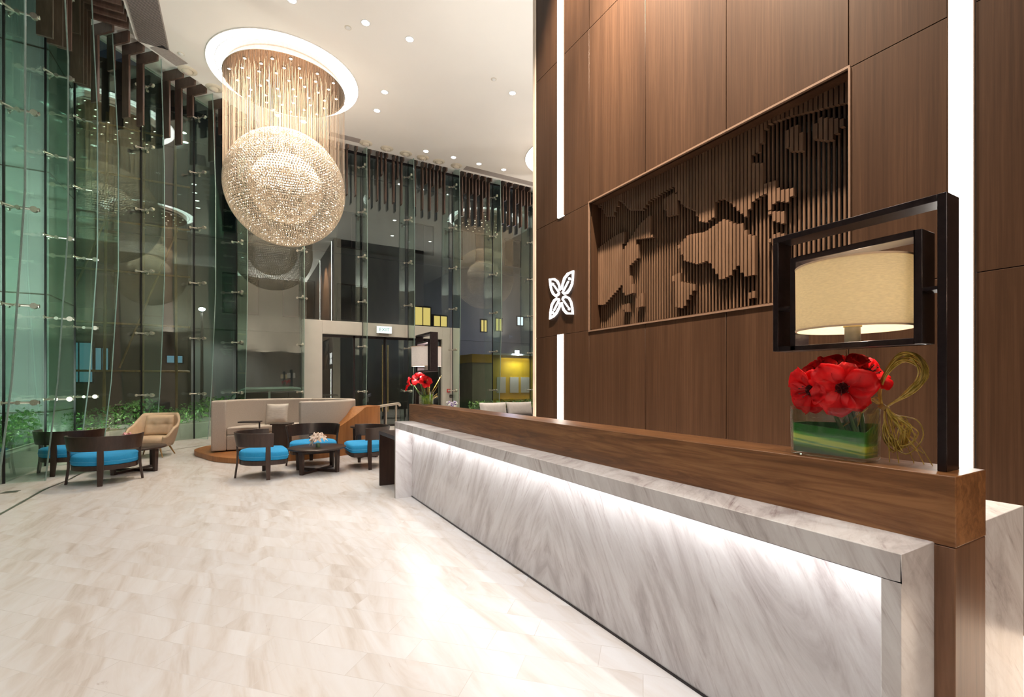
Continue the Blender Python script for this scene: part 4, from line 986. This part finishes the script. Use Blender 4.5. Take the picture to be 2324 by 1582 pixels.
MB().loft([[(-.17, -.12, .0), (-.17, .12, .0), (-.17, .12, .006), (-.17, -.12, .006)], [(0, -.12, .0), (0, .12, 0), (0, .12, .03), (0, -.12, .03)], [(.17, -.12, 0), (.17, .12, 0), (.17, .12, .006), (.17, -.12, .006)]]).build('pages', 'book', bk_)
for i, (c, lb) in enumerate((((4.60, 11.3), 'purple and white flowers just above the far counter ledge'),)):
    t = empty('flower_stand', (c[0], c[1], 0), 0, lb, 'flowers')
    MB().lathe([(.16, 0), (.16, .02), (.03, .04), (.025, .60), (.14, .62), (.14, .64), (0, .64)], 20).build('stand', 'dark_wood', t)
    p = MB(); p2 = MB()
    for k in range(26):
        v = Vector((J(.13), J(.13), .93 + J(.06))); (p if k % 2 else p2).ball(v, .035, 7, 5, (1, 1, .7))
    p.build('purple_petals', 'purple', t); p2.build('white_petals', 'white', t)
    MB().lathe([(.05, .64), (.07, .70), (.06, .80), (.02, .90)], 14).build('pot', 'white', t)

tp2 = empty('plant_trough', (8.3, 15.3, 0), 0, 'low dark trough of leafy plants inside the back glass', 'planter')
MB().box(-1.4, 1.4, -.16, .16, 0, .48).build('trough', 'charcoal', tp2, bevel=.01)
fo2 = MB()
for i in range(900):
    p = Vector((random.uniform(-1.38, 1.38), random.uniform(-.17, .17), .48 + .34 * random.random() ** 1.5)); e = Euler((random.uniform(-1, 1), random.uniform(-1, 1), random.random() * 6.3)).to_matrix(); L = random.uniform(.05, .12)
    fo2.add([p + e @ Vector(v) * L for v in ((-.5, 0, 0), (0, -.22, .08), (.7, 0, 0), (0, .22, .08))], [(0, 1, 2, 3)])
f2 = fo2.build('foliage', 'leaf', tp2, smooth=0); f2['kind'] = 'stuff'

# exit sign, call point, black device
ex = empty('exit_sign', (4.05, YB - .17, 3.235), 0, 'bright white and green exit sign on the door lintel', 'exit sign')
MB().box(-.26, .26, -.045, .045, -.125, .125).build('housing', 'white', ex, bevel=.01); MB().box(-.245, .245, -.05, -.044, -.11, .11).build('face', 'exit', ex, smooth=0)
fc = bpy.data.curves.new('exit_lettering', 'FONT'); fc.body = 'EXIT'; fc.size = .17; fc.extrude = .002; fc.align_x = 'CENTER'; fc.align_y = 'CENTER'
fq = bpy.data.objects.new('lettering_outline', fc); COL.objects.link(fq); bpy.context.view_layer.update()
fm = bpy.data.meshes.new_from_object(fq.evaluated_get(bpy.context.evaluated_depsgraph_get())); bpy.data.objects.remove(fq)
fo = bpy.data.objects.new('lettering', fm); COL.objects.link(fo); fo.parent = ex; fo.location = (0, -.053, 0); fo.rotation_euler = (PI / 2, 0, 0); fm.materials.clear(); fm.materials.append(M['exit_green'])
MB().box(-.15, .15, -.03, .03, -.16, -.125).build('bracket', 'brushed', ex)
ca = empty('fire_call_point', (6.36, YB - .12, 1.19), 0, 'small red fire call point on the right door jamb', 'fire call point')
MB().box(-.06, .06, -.035, 0, -.06, .06).build('housing', 'red', ca, bevel=.006); MB().box(-.03, .03, -.039, -.034, -.03, .03).build('window', 'white', ca, smooth=0)
bd = empty('door_button', (6.45, YB - .12, .99), 0, 'small black door button below the red call point', 'button')
MB().box(-.05, .05, -.03, 0, -.05, .05).build('plate', 'black', bd, bevel=.006); MB().lathe([(.024, 0), (.024, .008), (0, .009)], 16).xf(Matrix.Translation((0, -.03, 0)) @ Matrix.Rotation(PI / 2, 4, 'X')).build('push_button', 'steel', bd)

# ------------------------------------------------------------------ outside at night
struct(MB().box(-40, 40, -10, 60, -.42, -.24).build('ground', 'ground', smooth=0), 'dark asphalt street outside the glass', 'street')
pt = empty('planter', (0, 0, 0), 0, 'long pale planter kerb holding the hedge outside the glass', 'planter')
po = [(XL - .12, 3.0), (XL - .12, 13.05), (CH1[0] - .12, YB + .12), (1.4, YB + .12)]; pi_ = [(XL - 1.5, 3.0), (XL - 1.5, 13.6), (CH1[0] - .7, YB + 1.5), (1.4, YB + 1.5)]
c_ = MB(); s_ = MB()
for i in range(3):
    for a, b in ((po[i], po[i + 1]), (pi_[i], pi_[i + 1])): c_.bar((*a, .08), (*b, .08), .16, .64)
    s_.add([(*po[i], .30), (*po[i + 1], .30), (*pi_[i + 1], .30), (*pi_[i], .30), (*po[i], -.2), (*po[i + 1], -.2), (*pi_[i + 1], -.2), (*pi_[i], -.2)], [(0, 1, 2, 3), (4, 5, 6, 7), (0, 1, 5, 4), (2, 3, 7, 6)])
c_.build('kerb', 'curb', pt, bevel=.01); s_.build('soil', 'soil', pt, smooth=0)
hl = MB()
for i in range(9000):
    k = random.random() * 3.0; j = min(2, int(k * 1.0)); k = random.random(); 
    w_ = random.choices((0, 1, 2), (10, 4, 1.6))[0]
    a, b = Vector((*po[w_], 0)), Vector((*po[w_ + 1], 0)); c, d = Vector((*pi_[w_], 0)), Vector((*pi_[w_ + 1], 0)); q = random.uniform(.12, .9)
    p = (a.lerp(b, k)).lerp(c.lerp(d, k), q); top = .88 + .16 * math.sin(p.x * 2.1 + p.y * 1.7) + .06 * math.sin(p.y * 7)
    p.z = .32 + (top - .32) * random.random() ** .7
    e = Euler((random.uniform(-1.1, 1.1), random.uniform(-1.1, 1.1), random.random() * 6.3)).to_matrix(); L = random.uniform(.05, .11)
    hl.add([p + e @ Vector(v) * L for v in ((-.5, 0, 0), (0, -.28, .08), (.6, 0, 0), (0, .28, .08))], [(0, 1, 2, 3)])
hg = hl.build('hedge', 'leaf', smooth=0); tag(hg, 'leafy green hedge growing along the outside of the left glass', 'hedge', kind='stuff')
cl = struct(MB().box(-6.4, -3.34, 12.55, 14.2, -.24, 10).build('trim_4', 'column', smooth=0), 'pale clad column outside the left glass wall', 'column')
jm = MB()
for z in (.9, 3.2, 5.6, 8.0): jm.box(-6.41, -3.33, 12.54, 14.2, z, z + .02)
jm.build('cladding_joints', 'facade_dark', cl, smooth=0)

def facade(name, x0, x1, y, z1, mat_, lab, wins, d=3):
    t = empty(name, ((x0 + x1) / 2, y, 0), 0, lab, 'building'); ox = (x0 + x1) / 2
    MB().box(x0 - ox, x1 - ox, 0, d, -.24, z1).build('wall', mat_, t, smooth=0)
    led = MB()
    for z in range(4, int(z1), 4): led.box(x0 - ox, x1 - ox, -.15, 0, z - .18, z)
    led.build('ledge', mat_, t, smooth=0)
    for (a, b, c, e, m) in wins:
        f = MB(); w = .05
        for q in ((a - ox - w, b - ox + w, c - w, c), (a - ox - w, b - ox + w, e, e + w), (a - ox - w, a - ox, c, e), (b - ox, b - ox + w, c, e), ((a + b) / 2 - ox - .02, (a + b) / 2 - ox + .02, c, e)): f.box(q[0], q[1], -.08, .0, q[2], q[3])
        fo_ = f.build('window', 'black', t, smooth=0); MB().box(a - ox, b - ox, -.04, -.01, c, e).build('pane', m, fo_, smooth=0)
    return t
DW = 'darkglass'
wins = [(7.9, 8.75, 4.55, 5.5, 'win_yellow'), (8.95, 9.7, 4.55, 5.1, 'win_yellow'), (11.8, 12.15, 4.4, 5.05, 'win_yellow'), (12.75, 13.15, 4.5, 5.2, 'win_yellow'), (14.2, 14.6, 4.9, 5.4, 'win_white')]
for x in (-.8, 1.6, 4.0): wins += [(x, x + 1.3, 4.6, 6.3, DW), (x, x + 1.3, 8.2, 9.9, DW)]
for x in (7.9, 9.6, 11.5, 13.4): wins += [(x, x + 1.0, 8.4, 9.9, DW)]
facade('street_building', -2.0, 22, 24.5, 15, 'facade', 'grey building across the street with a few amber windows', wins)
facade('old_building', -16, -2.2, 25.5, 15, 'facade_dark', 'brown building across the street behind the scaffold', [(-6.75, -6.45, 2.4, 3.15, 'win_blue'), (-6.3, -5.45, 1.5, 3.1, 'win_blue'), (-5.35, -4.95, 2.0, 2.9, 'win_blue'), (-2.95, -2.4, 2.35, 2.65, 'win_blue'), (-8.8, -7.4, 4.6, 6.4, DW), (-6.2, -4.8, 4.6, 6.4, DW), (-8.8, -7.4, 8.6, 10.2, DW), (-6.2, -4.8, 8.6, 10.2, DW)])
sc_ = empty('bamboo_scaffold', (-4.6, 21.5, 0), 0, 'bamboo scaffold poles lashed against the brown building', 'scaffold')
def pole(a, b, r=.045): MB().tube([a, b], r, 7).build('bamboo_pole', 'bamboo', sc_)
for i in range(9): pole((-6 + i * 1.05, .2 * (i % 2), -.24), (-6 + i * 1.05 + J(.1), .2 * (i % 2), 11))
for i in range(6): pole((-6.3, .1, 1.9 + i * 1.75), (2.8, .1, 1.9 + i * 1.75 + J(.1)), .04)
for i in range(4): pole((-5.6 + 2.1 * i, .15, 2.0), (-3.9 + 2.1 * i, .15, 7.2), .035)

# yellow kiosk with grey shutter
ks = empty('yellow_kiosk', (12.2, 21.0, 0), 0, 'yellow painted kiosk front across the street on the right', 'kiosk')
MB().box(-1.45, 2.8, 0, 2.2, -.24, 2.85).build('wall', 'yellow', ks, smooth=0)
MB().box(-2.55, -1.45, -.02, 2.2, -.24, 2.45).build('shutter_bay', 'olive', ks, smooth=0); MB().box(-2.6, -1.45, -.10, 2.2, 2.45, 2.86).build('shutter_header', 'yellow', ks, smooth=0)
pn = MB()
for x in (-1.2, -.45, .2): pn.box(x, x + .5, -.03, 0, .95, 1.75)
pn.build('window_panes', 'jamb', ks, smooth=0)
MB().box(1.0, 2.2, -.03, 0, .3, 2.5).build('display_window', 'darkglass', ks, smooth=0)
MB().box(-1.0, .9, -.25, 0, .55, .65).build('counter_shelf', 'yellow', ks, smooth=0)
MB().box(-1.5, 2.8, -.25, .1, 2.85, 2.93).build('canopy', 'white', ks, smooth=0)
fl = empty('flood_lamp', (12.05, 20.82, 2.95), 0, 'dazzling white flood lamp on the yellow kiosk roof edge', 'flood lamp')
MB().box(-.14, .14, -.05, .05, -.02, .16).build('housing', 'black', fl); MB().box(-.12, .12, -.056, -.05, 0, .14).build('lens', 'floodlens', fl, smooth=0)
light('flood_beam', 'SPOT', (0, -.1, .07), 500, (.8, .9, 1), fl, (R(75), 0, 0), spot_size=R(150), spot_blend=.5, shadow_soft_size=.1)
light('flood_spill', 'POINT', (0, .6, .9), 160, (.55, .62, 1), fl, shadow_soft_size=.1)
light('kiosk_lamp', 'AREA', (0, -.5, .02), 32, (1, .93, .7), fl, (R(-20), 0, 0), size=1.6)

# parked car
car = empty('parked_car', (1.25, 18.9, -.24), 0, 'pale green-grey car parked outside behind the booth sofa', 'car')
def cs(y, pts): return [(x, y, z) for x, z in pts]
body = [(-2.15, .35), (-2.18, .62), (-2.05, .86), (-1.35, .98), (1.2, .98), (2.0, .86), (2.15, .60), (2.12, .35)]
cab = [(-1.85, .96), (-1.62, 1.40), (-1.25, 1.58), (.35, 1.60), (.75, 1.50), (1.35, .97)]
MB().loft([cs(-.80, [(x * .97, z) for x, z in body]), cs(-.86, body), cs(.86, body), cs(.80, [(x * .97, z) for x, z in body])]).build('body', 'carpaint', car, bevel=.04, smooth=50)
ins = lambda k: [(x * k, .96 + (z - .96) * (.98 if z > 1 else 1)) for x, z in cab]
MB().loft([cs(-.70, ins(.96)), cs(-.80, [(x, z if z < 1 else z - .10) for x, z in cab]), cs(.80, [(x, z if z < 1 else z - .10) for x, z in cab]), cs(.70, ins(.96))]).build('cabin', 'carpaint', car, bevel=.03, smooth=50)
gl = MB()
for sy in (-1, 1):
    for q in ([(-1.62, 1.02), (-1.42, 1.38), (-.55, 1.42), (-.55, 1.02)], [(-.48, 1.02), (-.48, 1.42), (.36, 1.42), (.72, 1.30), (1.05, 1.02)]):
        yy = lambda z: sy * (.815 - .0 * z)
        m_ = [(x, yy(z), z) for x, z in q]; gl.add(m_, [tuple(range(len(m_)))])
gl.build('side_windows', 'darkglass', car, smooth=0, solid=.012)
for x in (-1.35, 1.35):
    for y in (-.78, .78):
        wl = MB().lathe([(.12, -.09), (.31, -.10), (.33, -.06), (.33, .06), (.31, .10), (.12, .09)], 24).xf(Matrix.Translation((x, y, .33)) @ Matrix.Rotation(PI / 2, 4, 'X')).build('wheel', 'tyre', car)
        MB().lathe([(0, -.095), (.2, -.095), (.2, .095), (0, .095)], 18).xf(Matrix.Translation((x, y, .33)) @ Matrix.Rotation(PI / 2, 4, 'X')).build('hub_cap', 'steel', wl)

# added outside lighting: street lamps for facades and car, low lamps for hedge and column
def added_street_lamp(x, y, h, en, col, lab):  # lamps put in to light the facades and the car
    t = empty('added_street_lamp', (x, y, -.24), 0, lab, 'street lamp', 'added street lamps outside')
    MB().tube([(0, 0, 0), (0, 0, h)], [.07, .04], 8).build('post', 'black', t); MB().ball((0, 0, h + .08), .12, 10, 8, (1, 1, .6)).build('lamp_head', 'floodlens', t)
    light('street_fill', 'SPOT', (0, 0, h - .02), en, col, t, spot_size=R(124), spot_blend=.5, shadow_soft_size=.12)
added_street_lamp(-9.5, 19.5, 5.5, 1500, (1, .78, .5), 'added street lamp out of sight beyond the left glass wall')
added_street_lamp(18.5, 20, 5.5, 1500, (.85, .88, 1), 'added street lamp out of sight beyond the kiosk')
added_street_lamp(-1.5, 22.8, 4.6, 420, (.95, 1, .92), 'added street lamp on the far pavement, lighting the parked car')
def column_fill(x, y, aim, en, lab):  # floodlights added to brighten the column behind the left glass
    t = empty('column_fill_flood', (x, y, -.24), 0, lab, 'fill floodlight', 'added floodlights outside the left glass')
    MB().tube([(0, 0, 0), (0, 0, 1.55)], .03, 10).build('post', 'black', t); MB().box(-.12, .12, -.06, .04, 1.55, 1.70).build('housing', 'black', t)
    d = (Vector(aim) - Vector((x, y, 1.4))).to_track_quat('-Z', 'Y').to_euler()
    light('column_fill_light', 'SPOT', (0, .08, 1.66), en, (.97, 1, .95), t, d, spot_size=R(95), spot_blend=.6, shadow_soft_size=.08)
column_fill(-4.9, 7.6, (-4.6, 12.5, 3.2), 950, 'added floodlight on a short post brightening the pale outer column')
column_fill(-5.6, 9.0, (-4.6, 12.5, 7.0), 900, 'second added floodlight aimed high on the pale outer column')

def hedge_fill(a, b, rz, lab):  # light bars added to brighten the hedge
    L = math.hypot(b[0] - a[0], b[1] - a[1]); t = empty('hedge_fill_light', ((a[0] + b[0]) / 2, (a[1] + b[1]) / 2, .41), rz, lab, 'planter light', 'added slim lights brightening the hedge')
    MB().box(-L / 2, L / 2, -.02, .02, -.01, .01).build('light_bar', 'steel', t, smooth=0)
    light('hedge_fill_lamp', 'AREA', (0, -.01, .02), 5 * L, (1, 1, .88), t, (R(140), 0, 0), shape='RECTANGLE', size=L, size_y=.03)
hedge_fill((XL - .16, 6.2), (XL - .16, 12.9), R(90), 'added slim light bar brightening the hedge along the left glass wall')
hedge_fill((XL - .10, 13.25), (CH1[0] - .2, YB + .02), R(45), 'added slim light bar brightening the hedge along the angled glass corner')
